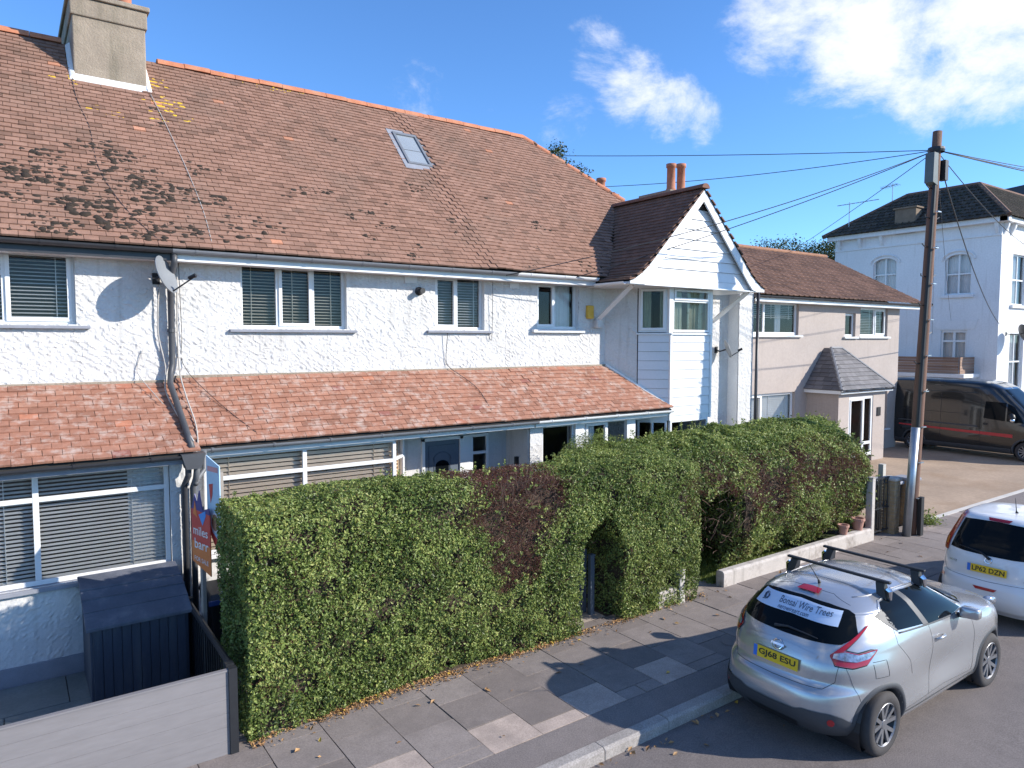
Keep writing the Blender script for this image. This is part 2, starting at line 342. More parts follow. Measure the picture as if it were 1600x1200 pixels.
while x < 40:
    x1 = x+.955
    mb = MB(); dz = random.uniform(-.004, .004); dy = random.uniform(-.006, .006)
    if 16.5 < x < 24: zt = .045+dz
    else: zt = .125+dz
    mb.prism([(5.155+dy, -.03), (5.31+dy, -.03), (5.31+dy, zt), (5.185+dy, zt), (5.155+dy, zt-.025)], lambda a, b: (x+.004, a, b), lambda a, b: (x1-.004, a, b))
    mb.build('kerbstone', KERBM, kerb, bevel=.008); x = x1
MB().add([(-60, 5.308, .112), (160, 5.308, .112), (160, 5.73, .118), (-60, 5.73, .118)], [(0, 1, 2, 3)]).build('asphalt_strip', ASPH_PAVE, pave)
PINKS = {(3.87, 5.73), (2.62, 5.63), (5.11, 5.73), (6.35, 5.73), (4.49, 5.73), (5.73, 5.73)}
def slab(x0, x1, y0, y1, t):
    mb = MB(); mb.t = t; z = .12+random.uniform(-.003, .004); g = .005; s1, s2 = random.uniform(-.003, .003), random.uniform(-.003, .003)
    mb.hexa([(x0+g, y0+g, .05), (x1-g, y0+g, .05), (x1-g, y1-g, .05), (x0+g, y1-g, .05), (x0+g, y0+g, z-s1), (x1-g, y0+g, z+s2), (x1-g, y1-g, z+s1), (x0+g, y1-g, z-s2)])
    mb.build('paving_slab', SLABM, pave)
xs = [3.87+.62*i for i in range(-12, 26)]
for i, x in enumerate(xs):
    odd = (i % 2 == 0)                      # the column of the first pale slab
    ys = [5.735, 6.26, 6.88, 7.5, 7.72] if odd else [5.735, 5.94, 6.555, 7.17, 7.72]
    for j in range(len(ys)-1):
        t = random.uniform(0, .6)
        near = abs(x-3.87) < .05 or abs(x-5.11) < .05 or abs(x-6.35) < .05 or abs(x-2.63) < .05
        if near and odd and j == 0: t = random.uniform(.85, .97)
        if not odd and j == 0 and abs(x-4.49) < .1: t = .9
        if not odd and j == 0 and abs(x-5.73) < .1:
            slab(x, x+.32, ys[0], ys[1], .66); slab(x+.32, x+.62, ys[0], ys[1], .6); continue
        if x > 12 and random.random() < .2: t = .75
        slab(x, x+.62, ys[j], ys[j+1], t)
MB().box(xs[-1]+.63, 160, 5.735, 7.72, .05, .119).build('footway', ASPH_PAVE, pave)
MB().lathe([(0, .004), (.11, .004), (.115, 0), (.125, .0)], (8.0, 6.05, .1225), 24).build('valve_cover', SLABM, pave)
garden = sheet('front_garden', -12, 16.1, 7.74, 11.5, .085, SOIL)
for i in range(4):
    for j in range(3):
        x0 = -2.3+.92*i+(.3 if j % 2 else 0); y0 = 7.85+.8*j
        if x0 > 1.0: continue
        MB().box(x0+.004, x0+.915, y0+.004, y0+.795, .05, .112+random.uniform(0, .006)).build('garden_flag', FLAG, garden, bevel=.004)
MB().box(8.75, 9.72, 7.6, 8.2, .05, .119).build('path', PATH, garden)
MB().box(8.95, 9.62, 8.21, 11.35, .05, .112).build('path', PATH, garden)
MB().box(6.45, 7.25, 7.74, 11.35, .05, .113).build('path', PATH, garden)
sheet('lawn', 9.7, 14.4, 7.76, 11.4, .10, LAWN)
drive = sheet('driveway', 16.4, 34.5, 7.6, 22, .10, DRIVE)
MB().box(17.2, 34, 7.58, 7.72, .05, .128).build('edging', mat('edging_concrete', (.55, .52, .48), .9, .1, 4), drive)
sheet('far_pavement', 34.5, 160, 7.6, 13.3, .10, DRIVE)
# ================================================================ roof tiles
TILEW, GAUGE = .178, .107
def tile_mesh(tint, wdt=TILEW, gauge=GAUGE, th=.027, name='tile'):
    Lx = gauge*1.45; a = wdt/2-.003
    mb = MB(); mb.t = tint
    mb.hexa([(-a, 0, .02), (a, 0, .02), (a, Lx, -.004), (-a, Lx, -.004), (-a, .003, .02+th), (a, .003, .02+th), (a, Lx, th-.004), (-a, Lx, th-.004)])
    me = bpy.data.meshes.new(name); me.from_pydata(mb.v, [], mb.f)
    at = me.attributes.new('tint', 'FLOAT', 'FACE'); at.data.foreach_set('value', np.full(len(mb.f), tint, np.float32)); return me
def variants(m, tints, **k):
    out = []
    for t in tints:
        me = tile_mesh(t, **k); me.materials.append(m); out.append((t, me))
    return out
def lay_tiles(parent, O, u, v, rows, row_range, keep, m, var, individual=300, wdt=TILEW, gauge=GAUGE, sag=None, rare=.005, sortkey=None):
    """O eaves origin, u along the eaves, v up the slope (unit); row_range(r) -> (a0, a1); keep(p) tests the tile centre"""
    O, u, v = Vector(O), Vector(u).normalized(), Vector(v).normalized(); nrm = u.cross(v)
    if nrm.z < 0: nrm = -nrm
    spots = []
    for r in range(rows):
        a0, a1 = row_range(r); off = (r % 2)*wdt/2
        i0, i1 = math.floor((a0-off)/wdt), math.ceil((a1-off)/wdt)
        for i in range(i0, i1+1):
            a = i*wdt+off+wdt/2
            if a < a0 or a >= a1: continue
            p = O+u*a+v*(r*gauge)
            if not keep(p+v*gauge*.5): continue
            s = sag(p) if sag else 0
            p = p+nrm*(s+random.uniform(-.003, .004))+v*random.uniform(-.004, .004)
            q = random.random()
            t = random.choice(var[:-3]) if q > rare else random.choice(var[-3:])
            ang = random.gauss(0, .008); spots.append((p, ang, t))
    if sortkey: spots.sort(key=sortkey)
    off = rootloc(parent); B = Matrix((u, v, nrm)).transposed()
    for p, ang, (t, me) in spots[:individual]:
        o = bpy.data.objects.new('tile', me); COL.objects.link(o); o.parent = parent
        o.matrix_local = Matrix.Translation(p-off) @ (B @ Matrix.Rotation(ang, 3, 'Z')).to_4x4()
    rest = spots[individual:]
    if rest:
        base = np.array([w_.co[:] for w_ in var[0][1].vertices]); fb = np.array([tuple(q.vertices) for q in var[0][1].polygons])
        V = []; F = []; T = []
        Bn = np.array(B)
        for k_, (p, ang, (t, me)) in enumerate(rest):
            c, s_ = math.cos(ang), math.sin(ang); b2 = base.copy(); b2[:, 0], b2[:, 1] = base[:, 0]*c-base[:, 1]*s_, base[:, 0]*s_+base[:, 1]*c
            V.append(b2@Bn.T+np.array(p)); F.append(fb+8*k_); T += [t]*6
        npmesh('tiles', np.concatenate(V), np.concatenate(F), m, parent, kind='stuff', tint=T)
    return spots
tints = [.12, .25, .32, .37, .41, .44, .47, .5, .52, .54, .57, .6, .64, .7, .8, .965, .98, 1.0]
VAR_TOP = variants(TILE_TOP, tints); VAR_LOW = variants(TILE_LOW, tints, wdt=.205, gauge=.125); VAR_LOW2 = variants(TILE_LOW, tints, wdt=.2, gauge=.104)
VAR_GAB = variants(TILE_TOP, [.0, .02, .05, .08, .1, .13, .16, .2, .05, .1, .02, .12], gauge=.115)
# ================================================================ the terrace
FY, BY = 11.4, 10.3                      # upper wall and ground-floor bay planes
EY, EZ, RY, RZ = 11.02, 5.60, 14.52, 9.32  # eaves and ridge of the main roof
SL = Vector((0, RY-EY, RZ-EZ)).normalized(); NRM = Vector((0, -SL.z, SL.y)); SLEN = math.hypot(RY-EY, RZ-EZ)
zmain = lambda y: EZ+(y-EY)*(RZ-EZ)/(RY-EY)
GX, GZ, GYF = 12.18, 7.52, 10.07           # gable ridge x, ridge height, front plane
GHW = 2.16
def zgab(x):
    d = abs(x-GX)
    return GZ-.03-d*1.03+max(0, d-1.55)**2*.55
HIPX = 10.63
left_house = thing('terraced_house', 'white roughcast terraced house with the big grey chimney stack and black gutter', 'house', (-1, 11.4, .08), 'terrace of white roughcast houses')
mid_house = thing('terraced_house', 'white roughcast terraced house with skylight, cream blinds and recessed grey front door', 'house', (5, 11.4, .08), 'terrace of white roughcast houses')
right_house = thing('terraced_house', 'white end terraced house with weatherboarded gable over a canted bay window', 'house', (11, 11.4, .08), 'terrace of white roughcast houses')
HX = {0: (-4.2, 1.96), 1: (1.96, 7.96), 2: (7.96, 15.32)}
HOUSES = [left_house, mid_house, right_house]
def rough_wall(parent, T, a0, a1, c0, c1, holes, res=.016, amp=.0085, name='wall', keep=None, seed=0):
    na, nc = max(2, int((a1-a0)/res)), max(2, int((c1-c0)/res))
    ea = np.unique(np.concatenate([np.linspace(a0, a1, na)]+[[h[0], h[1]] for h in holes])); ec = np.unique(np.concatenate([np.linspace(c0, c1, nc)]+[[h[2], h[3]] for h in holes]))
    A, Cc = np.meshgrid(ea, ec, indexing='ij')
    x, z = A+seed*17.3, Cc
    wa, wb = .07*(vnoise(x*5, z*5, 2)-.5), .07*(vnoise(x*5, z*5, 6)-.5)
    p, q = (x+wa)*.55+(z+wb)*.83, -(x+wa)*.83+(z+wb)*.55
    n1 = vnoise(p*40, q*15, 3.1); n2 = vnoise(x*30, z*30, 9.2); big = fbm(x*1.3, z*1.3, 5, 2)
    th = .64-.22*(fbm(x*2.3, z*2.3, 8, 2)-.5)
    d = amp*(np.clip((n1-th)*6, 0, 1)*.9+np.clip((n2-th)*6, 0, 1)*.8)+.004*fbm(x*9, z*9, 1, 2)+.012*(big-.5)
    tx = np.array(T(0, 0, 0)); ua = np.array(T(1, 0, 0))-tx; ub = np.array(T(0, 1, 0))-tx
    V = tx+A[..., None]*ua+d[..., None]*ub+Cc[..., None]*np.array([0, 0, 1.])
    ma, mc = (ea[1:]+ea[:-1])/2, (ec[1:]+ec[:-1])/2
    ok = np.ones((len(ma), len(mc)), bool)
    for h in holes: ok &= ~(((ma > h[0]) & (ma < h[1]))[:, None] & ((mc > h[2]) & (mc < h[3]))[None, :])
    if keep is not None: ok &= keep(ma[:, None]+0*mc[None, :], mc[None, :]+0*ma[:, None])
    i, j = np.nonzero(ok); n = len(ec)
    F = np.stack([i*n+j, (i+1)*n+j, (i+1)*n+j+1, i*n+j+1], 1)
    o = npmesh(name, V.reshape(-1, 3), F, WHITE, parent)
    for h in holes:
        rv = MB(T)
        for (p0, p1) in (((h[0], h[2]), (h[1], h[2])), ((h[1], h[2]), (h[1], h[3])), ((h[1], h[3]), (h[0], h[3])), ((h[0], h[3]), (h[0], h[2]))):
            rv.add([(p0[0], .004, p0[1]), (p1[0], .004, p1[1]), (p1[0], -.2, p1[1]), (p0[0], -.2, p0[1])], [(0, 1, 2, 3)])
        rv.build('reveal', SMOOTHW, parent, recalc=False)
    return o
def window(parent, T, a0, a1, c0, c1, cols, transom=None, depth=.09, blind=None, fr=.05, sash=(), slat=.036, curtain=None, back=.0, open_frac=1, mat_=None, tilt=.02, dz=.009):
    """frame set back in its opening; cols = fractions of the mullions; sash = columns with an opening light"""
    m = mat_ or UPVC
    mb = MB(T); b0, b1 = -depth-.06, -depth
    mb.box(a0, a1, b0, b1, c0, c0+fr); mb.box(a0, a1, b0, b1, c1-fr, c1)
    mb.box(a0, a0+fr, b0, b1, c0+fr, c1-fr); mb.box(a1-fr, a1, b0, b1, c0+fr, c1-fr)
    ed = [a0]+[a0+(a1-a0)*f for f in cols]+[a1]
    for e in ed[1:-1]: mb.box(e-fr*.55, e+fr*.55, b0, b1-.002, c0+fr, c1-fr)
    fo = mb.build('window', m, parent, bevel=.005)
    for i in range(len(ed)-1):
        l, r = ed[i]+(fr if i == 0 else fr*.55), ed[i+1]-(fr if i == len(ed)-2 else fr*.55)
        tr = transom.get(i) if isinstance(transom, dict) else transom
        zz = [(c0+fr, c1-fr)] if not tr else [(c0+fr, tr-fr*.5), (tr+fr*.5, c1-fr)]
        if tr: MB(T).box(l, r, b0+.003, b1-.003, tr-fr*.5, tr+fr*.5).build('transom', m, fo, bevel=.004)
        for q, (s0, s1) in enumerate(zz):
            g = 0
            if i in sash and (q == len(zz)-1 or not tr):
                g = .042; sm = MB(T); e0, e1 = b1-.03, b1+.022
                lo = l-.012; hi = r+.012; z0, z1 = s0-.012, s1+.012
                sm.box(lo, hi, e0, e1, z0, z0+g+.012); sm.box(lo, hi, e0, e1, z1-g-.012, z1); sm.box(lo, lo+g+.012, e0, e1, z0+g+.012, z1-g-.012); sm.box(hi-g-.012, hi, e0, e1, z0+g+.012, z1-g-.012)
                sm.build('sash', m, fo, bevel=.004)
            MB(T).add([(l-.004, b1-.03, s0), (r+.004, b1-.03, s0), (r+.004, b1-.03, s1), (l-.004, b1-.03, s1)], [(0, 1, 2, 3)]).build('pane', GLASS, fo, recalc=False)
    if blind:
        sl = MB(T); zt = c1-fr; zb = c0+fr*.4+(1-open_frac)*(c1-c0); z = zt; bb = b0-.05
        while z > zb:
            sl.add([(a0+.02, bb-tilt, z+dz), (a1-.02, bb-tilt, z+dz), (a1-.02, bb+tilt, z-dz), (a0+.02, bb+tilt, z-dz)], [(0, 1, 2, 3)]); z -= slat
        for f in (.12, .5, .88): sl.box(a0+(a1-a0)*f-.004, a0+(a1-a0)*f+.004, bb-.002, bb+tilt+.003, zb, zt)
        sl.build('blind', blind, fo, kind='stuff', recalc=False)
    if curtain:
        for (f0, f1, cm) in curtain:
            cu = MB(T); n = 26; vs = []
            for i in range(n+1):
                a = a0+(a1-a0)*(f0+(f1-f0)*i/n); b = b0-.12+.025*math.sin(i*1.9)+.01*math.sin(i*.7)
                vs += [(a, b, c0-.05), (a, b, c1)]
            cu.add(vs, [(2*i, 2*i+2, 2*i+3, 2*i+1) for i in range(n)]); cu.build('curtain', cm, fo, smooth=True, recalc=False)
    return fo
def sill(parent, T, a0, a1, c, m, proj=.07, h=.05):
    return MB(T).prism([(-.16, c-h), (proj, c-h), (proj, c-.012), (-.16, c+.004)], lambda b, z: (a0, b, z), lambda b, z: (a1, b, z)).build('sill', m, parent, bevel=.004)
TF = plane_T(0, FY)
BYS_ = [10.36]
def house_shell(h, x0, x1, zt=5.62, left=True, right=True):
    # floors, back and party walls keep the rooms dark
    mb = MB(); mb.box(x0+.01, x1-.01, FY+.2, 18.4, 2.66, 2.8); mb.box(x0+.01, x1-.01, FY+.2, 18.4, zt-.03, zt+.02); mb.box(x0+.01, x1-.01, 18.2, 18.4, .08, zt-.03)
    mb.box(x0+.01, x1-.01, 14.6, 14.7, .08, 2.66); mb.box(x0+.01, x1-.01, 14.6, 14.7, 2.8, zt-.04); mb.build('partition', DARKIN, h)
    if left: MB().prism([(BYS_[0] if x0 < 0 else 10.66, .08), (18.4, .08), (18.4, zt), (FY+.02, zt), (FY+.02, 2.6), (BYS_[0] if x0 < 0 else 10.66, 2.6)], lambda a, b: (x0, a, b), lambda a, b: (x0+.12, a, b)).build('side_wall', WHITE, h)
    if right: MB().box(x1-.12, x1-.002, FY+.02, 18.4, .08, zt).build('side_wall', WHITE, h)
WINS = {0: [(-.95, .80, 4.50, 5.50)], 1: [(2.98, 4.70, 4.47, 5.50), (6.40, 7.47, 4.48, 5.48)], 2: [(8.74, 9.83, 4.52, 5.46)]}
for i, h in enumerate(HOUSES):
    x0, x1 = HX[i]
    house_shell(h, x0, x1)
    zlo = 3.50
    if i == 2:
        rough_wall(h, TF, x0, 10.60, zlo, 5.62, WINS[i], seed=i)
        rough_wall(h, TF, 13.84, 15.3, .08, 5.62, [], seed=5, res=.03)
    else: rough_wall(h, TF, max(x0, -1.6), x1, zlo, 5.62, WINS[i], seed=i)
window(left_house, TF, -.95, .80, 4.50, 5.50, [.37, .545], transom={1: 5.16}, blind=BLINDW, sash=(2,), slat=.05)
window(mid_house, TF, 2.98, 4.70, 4.47, 5.50, [.345, .68], blind=BLINDD, sash=(1,), slat=.05)
window(mid_house, TF, 6.40, 7.47, 4.48, 5.48, [.47], blind=BLINDW, sash=(0,), slat=.05)
window(right_house, TF, 8.74, 9.83, 4.52, 5.46, [.47], sash=(0,), curtain=[(.0, .12, NET), (.55, 1, NET)])
sill(left_house, TF, -1.1, .96, 4.49, SILLGREY); sill(mid_house, TF, 2.80, 4.86, 4.46, SILLGREY); sill(mid_house, TF, 6.22, 7.64, 4.47, SILLGREY); sill(right_house, TF, 8.6, 9.95, 4.51, SMOOTHW, .09, .07)
# ---- main roof
def sagf(p): return -.02*math.sin(max(0, min(1, (p.x+3)/14))*math.pi)*0+.018*(float(vnoise(p.x*.9, p.y*.8, 2.))-.5)+(.03*math.exp(-((p.x-(7.6+(p.z-5.6)*-.05))/.35)**2))
for i, h in enumerate(HOUSES):
    x0, x1 = HX[i]; x0 = max(x0, -2.2)
    rf = MB()
    if i < 2:
        rf.add([(x0, EY, EZ-.03), (x1, EY, EZ-.03), (x1, RY, RZ-.03), (x0, RY, RZ-.03), (x0, 2*RY-EY, EZ-.03), (x1, 2*RY-EY, EZ-.03)], [(0, 1, 2, 3), (3, 2, 5, 4)])
    else:
        e = 15.5
        rf.add([(x0, EY, EZ-.03), (e, EY, EZ-.03), (HIPX, RY, RZ-.03), (x0, RY, RZ-.03), (x0, 2*RY-EY, EZ-.03), (e, 2*RY-EY, EZ-.03)], [(0, 1, 2, 3), (3, 2, 5, 4), (1, 5, 2)])
    roof = rf.build('roof', DECK, h, recalc=False); h['_roof'] = roof.name
    def keep(p, i=i):
        if i == 0 and 1.06 < p.x < 2.1 and 13.72 < p.y: return False
        if i == 1 and p.x < 2.1 and 13.72 < p.y: return False
        if i == 1 and 6.70 < p.x < 7.34 and 13.05 < p.y < 13.86: return False
        if i == 2 and abs(p.x-GX) < GHW and zgab(p.x) > zmain(p.y)+.02: return False
        return True
    def rr(r, x0=x0, x1=x1, i=i):
        if i < 2: return (x0, x1)
        f = r*GAUGE/SLEN; return (x0, 15.5+(HIPX-15.5)*f)
    sp = lay_tiles(roof, (0, EY-.03, EZ-.02), (1, 0, 0), SL, int(SLEN/GAUGE), rr, keep, TILE_TOP, VAR_TOP, 300, sag=sagf, sortkey=lambda s: s[0].y if -.4 < s[0].x < 12 else 99)
    if i == 2:
        s2 = Vector((HIPX-15.5, 0, RZ-EZ)).normalized()
        lay_tiles(roof, (15.53, 0, EZ-.02), (0, 1, 0), s2, int(math.hypot(15.5-HIPX, RZ-EZ)/GAUGE), lambda r: (EY+r*GAUGE/6.13*3.5, 2*RY-EY-r*GAUGE/6.13*3.5), lambda p: True, TILE_TOP, VAR_TOP, 0)
    # ridge tiles one by one
    rx = x0
    while rx < (x1 if i < 2 else HIPX)-.05:
        r1 = min(rx+.45, x1 if i < 2 else HIPX); mb = MB(); pr = []
        dz = random.uniform(-.008, .008)
        for k in range(9):
            t = math.pi*(k/8); pr.append((.135*math.cos(t), .115*math.sin(t)))
        pr += [(-.12, 0), (.12, 0)]
        mb.prism(pr, lambda a, b: (rx+.004, RY+a, RZ-.045+b+dz), lambda a, b: (r1-.004, RY+a, RZ-.045+b+dz+random.uniform(0, .004)))
        if not (i < 2 and .9 < (rx+r1)/2 < 2.2): mb.build('ridge_tile', RIDGE, roof)
        rx = r1
    if i == 2:
        A, B = Vector((HIPX, RY, RZ)), Vector((15.5, EY, EZ)); n = int((B-A).length/.42)
        for k in range(n):
            p, q = A+(B-A)*(k/n), A+(B-A)*((k+1)/n-.012); d = (B-A).normalized(); sd_ = d.cross(Vector((0, 0, 1))).normalized(); up = sd_.cross(d)
            if q.x > 12.9 and q.y < 12.5: continue
            pr = [(.13*math.cos(math.pi*j/8), .1*math.sin(math.pi*j/8)) for j in range(9)]
            MB().prism(pr, lambda a, b: tuple(p+sd_*a+up*(b-.03)), lambda a, b: tuple(q+sd_*a*1.05+up*(b*1.1-.03))).build('ridge_tile', RIDGE, roof)
# moss cushions and lichen on the tiles
def on_roof(x, y, up=.03): return Vector((x, y, zmain(y)))+NRM*up
def tilted_blob(mb, p, r, flat):
    u = Vector((1, 0, 0)); n = 8; vs = [tuple(p+NRM*r*flat)]; rr = [r*random.uniform(.6, 1.25) for _ in range(n)]
    for ring, (f, hgt) in enumerate(((.6, .8), (1, 0))):
        for k in range(n):
            t = 2*math.pi*k/n; vs.append(tuple(p+u*math.cos(t)*rr[k]*f*1.25+SL*math.sin(t)*rr[k]*f+NRM*(r*flat*hgt*random.uniform(.7, 1.1)-.012*(f == 1))))
    mb.add(vs, [(0, 1+k, 1+(k+1) % n) for k in range(n)]+[(1+k, 1+n+k, 1+n+(k+1) % n, 1+(k+1) % n) for k in range(n)])
mm = {0: MB(), 1: MB(), 2: MB()}
def hid(x): return 0 if x < 1.96 else (1 if x < 7.96 else 2)
CL = [(random.gauss(1.2, .95), EY+abs(random.gauss(.7, .6)), random.uniform(.6, 1.3)) for _ in range(46)]+[(random.uniform(-1.5, 9.8), EY+random.betavariate(1., 2.2)*3.3, random.uniform(.2, .55)) for _ in range(70)]
for cx, cy, k in CL:                       # cushions gather in clusters and merge
    for _ in range(int(36*k)):
        x, y = random.gauss(cx, .14*k+.03), random.gauss(cy, .045*k+.015)
        if y > RY-.15 or y < EY+.04 or x < -2 or (1. < x < 2.2 and y > 13.5) or (6.6 < x < 7.45 and 13 < y < 14) or x > 9.9: continue
        tilted_blob(mm[hid(x)], on_roof(x, y, .034), random.choice((.012, .016, .022, .03, .045))*random.uniform(.7, 1.25)*(.85+.45*k), random.uniform(.3, .6))
for _ in range(500):                       # single specks everywhere
    x, y = random.uniform(-1.6, 9.8), EY+random.uniform(.05, 3.3)
    if (1. < x < 2.2 and y > 13.5) or (6.6 < x < 7.45 and 13 < y < 14): continue
    tilted_blob(mm[hid(x)], on_roof(x, y, .034), random.uniform(.008, .02), .4)
for x, y in [(random.uniform(9.6, 10.3), 11.05+random.uniform(0, .25)) for _ in range(12)]: tilted_blob(mm[2], on_roof(x, y, .035), .04, .6)
for i, h in enumerate(HOUSES): mm[i].build('moss', MOSS, bpy.data.objects[h['_roof']], kind='stuff', smooth=True)
ly = {0: MB(), 1: MB()}
for cx, cy, n, s in ((1.15, 13.2, 34, .16), (1.5, 13.15, 22, .13), (2.35, 13.55, 40, .16), (2.3, 13.9, 30, .14), (2.5, 13.3, 20, .12), (.93, 13.7, 12, .1), (2.2, 13.2, 10, .1)):
    for _ in range(n):
        x, y = random.gauss(cx, s), random.gauss(cy, s*.55)
        if 1.05 < x < 2.14 and y > 13.68: continue
        tilted_blob(ly[0 if x < 1.96 else 1], on_roof(x, y, .036), random.uniform(.018, .065), .1)
for _ in range(40): tilted_blob(ly[1], on_roof(random.gauss(4.6, .6), RY-random.uniform(.05, .16), .04), random.uniform(.015, .03), .3)
ly[0].build('lichen', LICHEN, bpy.data.objects[left_house['_roof']], kind='stuff'); ly[1].build('lichen', LICHEN, bpy.data.objects[mid_house['_roof']], kind='stuff')
for h in HOUSES: del h['_roof']
# skylight
sk = MB(lambda a, b, c: tuple(on_roof(6.74+a, 0, 0)*0+Vector((6.74+a, 13.1, zmain(13.1)))+SL*c+NRM*b))
sk.box(0, .56, -.02, .07, 0, .06); sk.box(0, .56, -.02, .075, 1.02, 1.1); sk.box(0, .06, -.02, .072, .06, 1.02); sk.box(.5, .56, -.02, .072, .06, 1.02)
sko = sk.build('skylight', GREYGUT, mid_house, bevel=.006)
s2 = MB(sk.T); s2.box(-.1, .66, .0, .05, -.16, 0.0); s2.box(-.1, -.001, .0, .048, 0, 1.16); s2.box(.561, .66, 0, .048, 0, 1.16); s2.box(-.1, .66, 0, .047, 1.1, 1.2); s2.build('flashing', SILLGREY, sko)
s3 = MB(sk.T); s3.add([(.06, .045, .06), (.5, .045, .06), (.5, .045, 1.02), (.06, .045, 1.02)], [(0, 1, 2, 3)]); s3.build('pane', mat('skylight_glass', (.28, .31, .34), .12, .05, 3, coat=.5), sko)
MB(sk.T).box(.06, .5, .046, .05, .5, .506).build('blind_cord', BLACK, sko)
# chimneys
def chimney(parent, x0, x1, y0, y1, z0, z1, pots, band=True, m=ROUGHGREY):
    mb = MB(); mb.box(x0, x1, y0, y1, z0, z1)
    if band: mb.box(x0-.03, x1+.03, y0-.03, y1+.03, z1-.36, z1-.07)
    o = mb.build('chimney', m, parent, bevel=.02)
    MB().box(x0-.07, x1+.07, y0-.07, y1+.07, z1-.07, z1+.01).build('coping', m, o, bevel=.015)
    for px, py, r_, hh in pots: MB().lathe([(r_*.95, 0), (r_, .05), (r_*.85, .09), (r_*.8, hh-.1), (r_*.98, hh-.09), (r_*.98, hh), (r_*.72, hh), (r_*.7, .1)], (px, py, z1), 18).build('chimney_pot', POT, o, smooth=True)
    return o
ch = chimney(left_house, 1.06, 2.13, 13.78, 15.9, 8.2, 9.92, [(1.9, 14.35, .14, .6), (1.5, 14.35, .14, .55), (1.7, 15.2, .14, .6)])
fl = MB(); fl.hexa([(1.0, 13.70, 8.42), (2.2, 13.70, 8.42), (2.2, 13.80, 8.42), (1.0, 13.80, 8.42), (1.0, 13.70, 8.51), (2.2, 13.70, 8.51), (2.2, 13.79, 8.64), (1.0, 13.79, 8.64)])
fl.hexa([(2.12, 13.7, 8.4), (2.2, 13.7, 8.4), (2.2, 14.4, 9.15), (2.12, 14.4, 9.15), (2.12, 13.7, 8.56), (2.2, 13.7, 8.53), (2.2, 14.4, 9.27), (2.12, 14.4, 9.32)])
fl.hexa([(.99, 13.7, 8.4), (1.07, 13.7, 8.4), (1.07, 14.4, 9.15), (.99, 14.4, 9.15), (.99, 13.7, 8.53), (1.07, 13.7, 8.58), (1.07, 14.4, 9.34), (.99, 14.4, 9.27)])
fl.build('flashing', LEAD, ch, bevel=.02)
chimney(right_house, 14.35, 15.25, 13.0, 14.0, 5.7, 8.22, [(14.52, 13.12, .135, .72), (15.0, 13.2, .135, .8)], m=ROUGHGREY)
chimney(right_house, 14.5, 15.3, 16.0, 17.0, 5.0, 8.72, [(14.85, 16.2, .15, .45)])
# ---- eaves: fascia and gutters
def gutter(parent, x0, x1, y, z, r, m, brk=.85, zslope=0):
    mb = MB(); n = 8; pr = [(r*math.cos(math.pi+math.pi*k/n), r*math.sin(math.pi+math.pi*k/n)) for k in range(n+1)]
    pr += [((r-.006)*math.cos(2*math.pi-math.pi*k/n), (r-.006)*math.sin(2*math.pi-math.pi*k/n)+.001) for k in range(n+1)]
    mb.prism(pr, lambda a, b: (x0, y+a, z+b), lambda a, b: (x1, y+a, z+b+zslope)); g = mb.build('gutter', m, parent)
    x = x0+.3
    while x < x1:
        MB().prism([(p[0]*1.09, p[1]*1.09) for p in pr[:n+1]]+[(r*.9, .004), (-r*.9, .004)], lambda a, b: (x, y+a, z+b+zslope*(x-x0)/(x1-x0)), lambda a, b: (x+.035, y+a, z+b+zslope*(x-x0)/(x1-x0))).build('gutter_bracket', m, g); x += brk
    return g
for i, h in enumerate(HOUSES):
    x0, x1 = HX[i]; x0 = max(x0, -1.6); x1 = min(x1, 10.02)
    MB().box(x0, x1, EY+.055, EY+.08, EZ-.19, EZ-.02).build('fascia', [BLACKGUT, UPVC, UPVC][i], h)
    MB().box(x0, x1, EY+.08, FY+.02, EZ-.185, EZ-.165).build('soffit', UPVC, h)
    gutter(h, x0+(.0 if i else 0), x1, EY-.012, EZ-.035, .062, [BLACKGUT, GREYGUT, UPVC][i], zslope=[-.0, 0, 0][i])
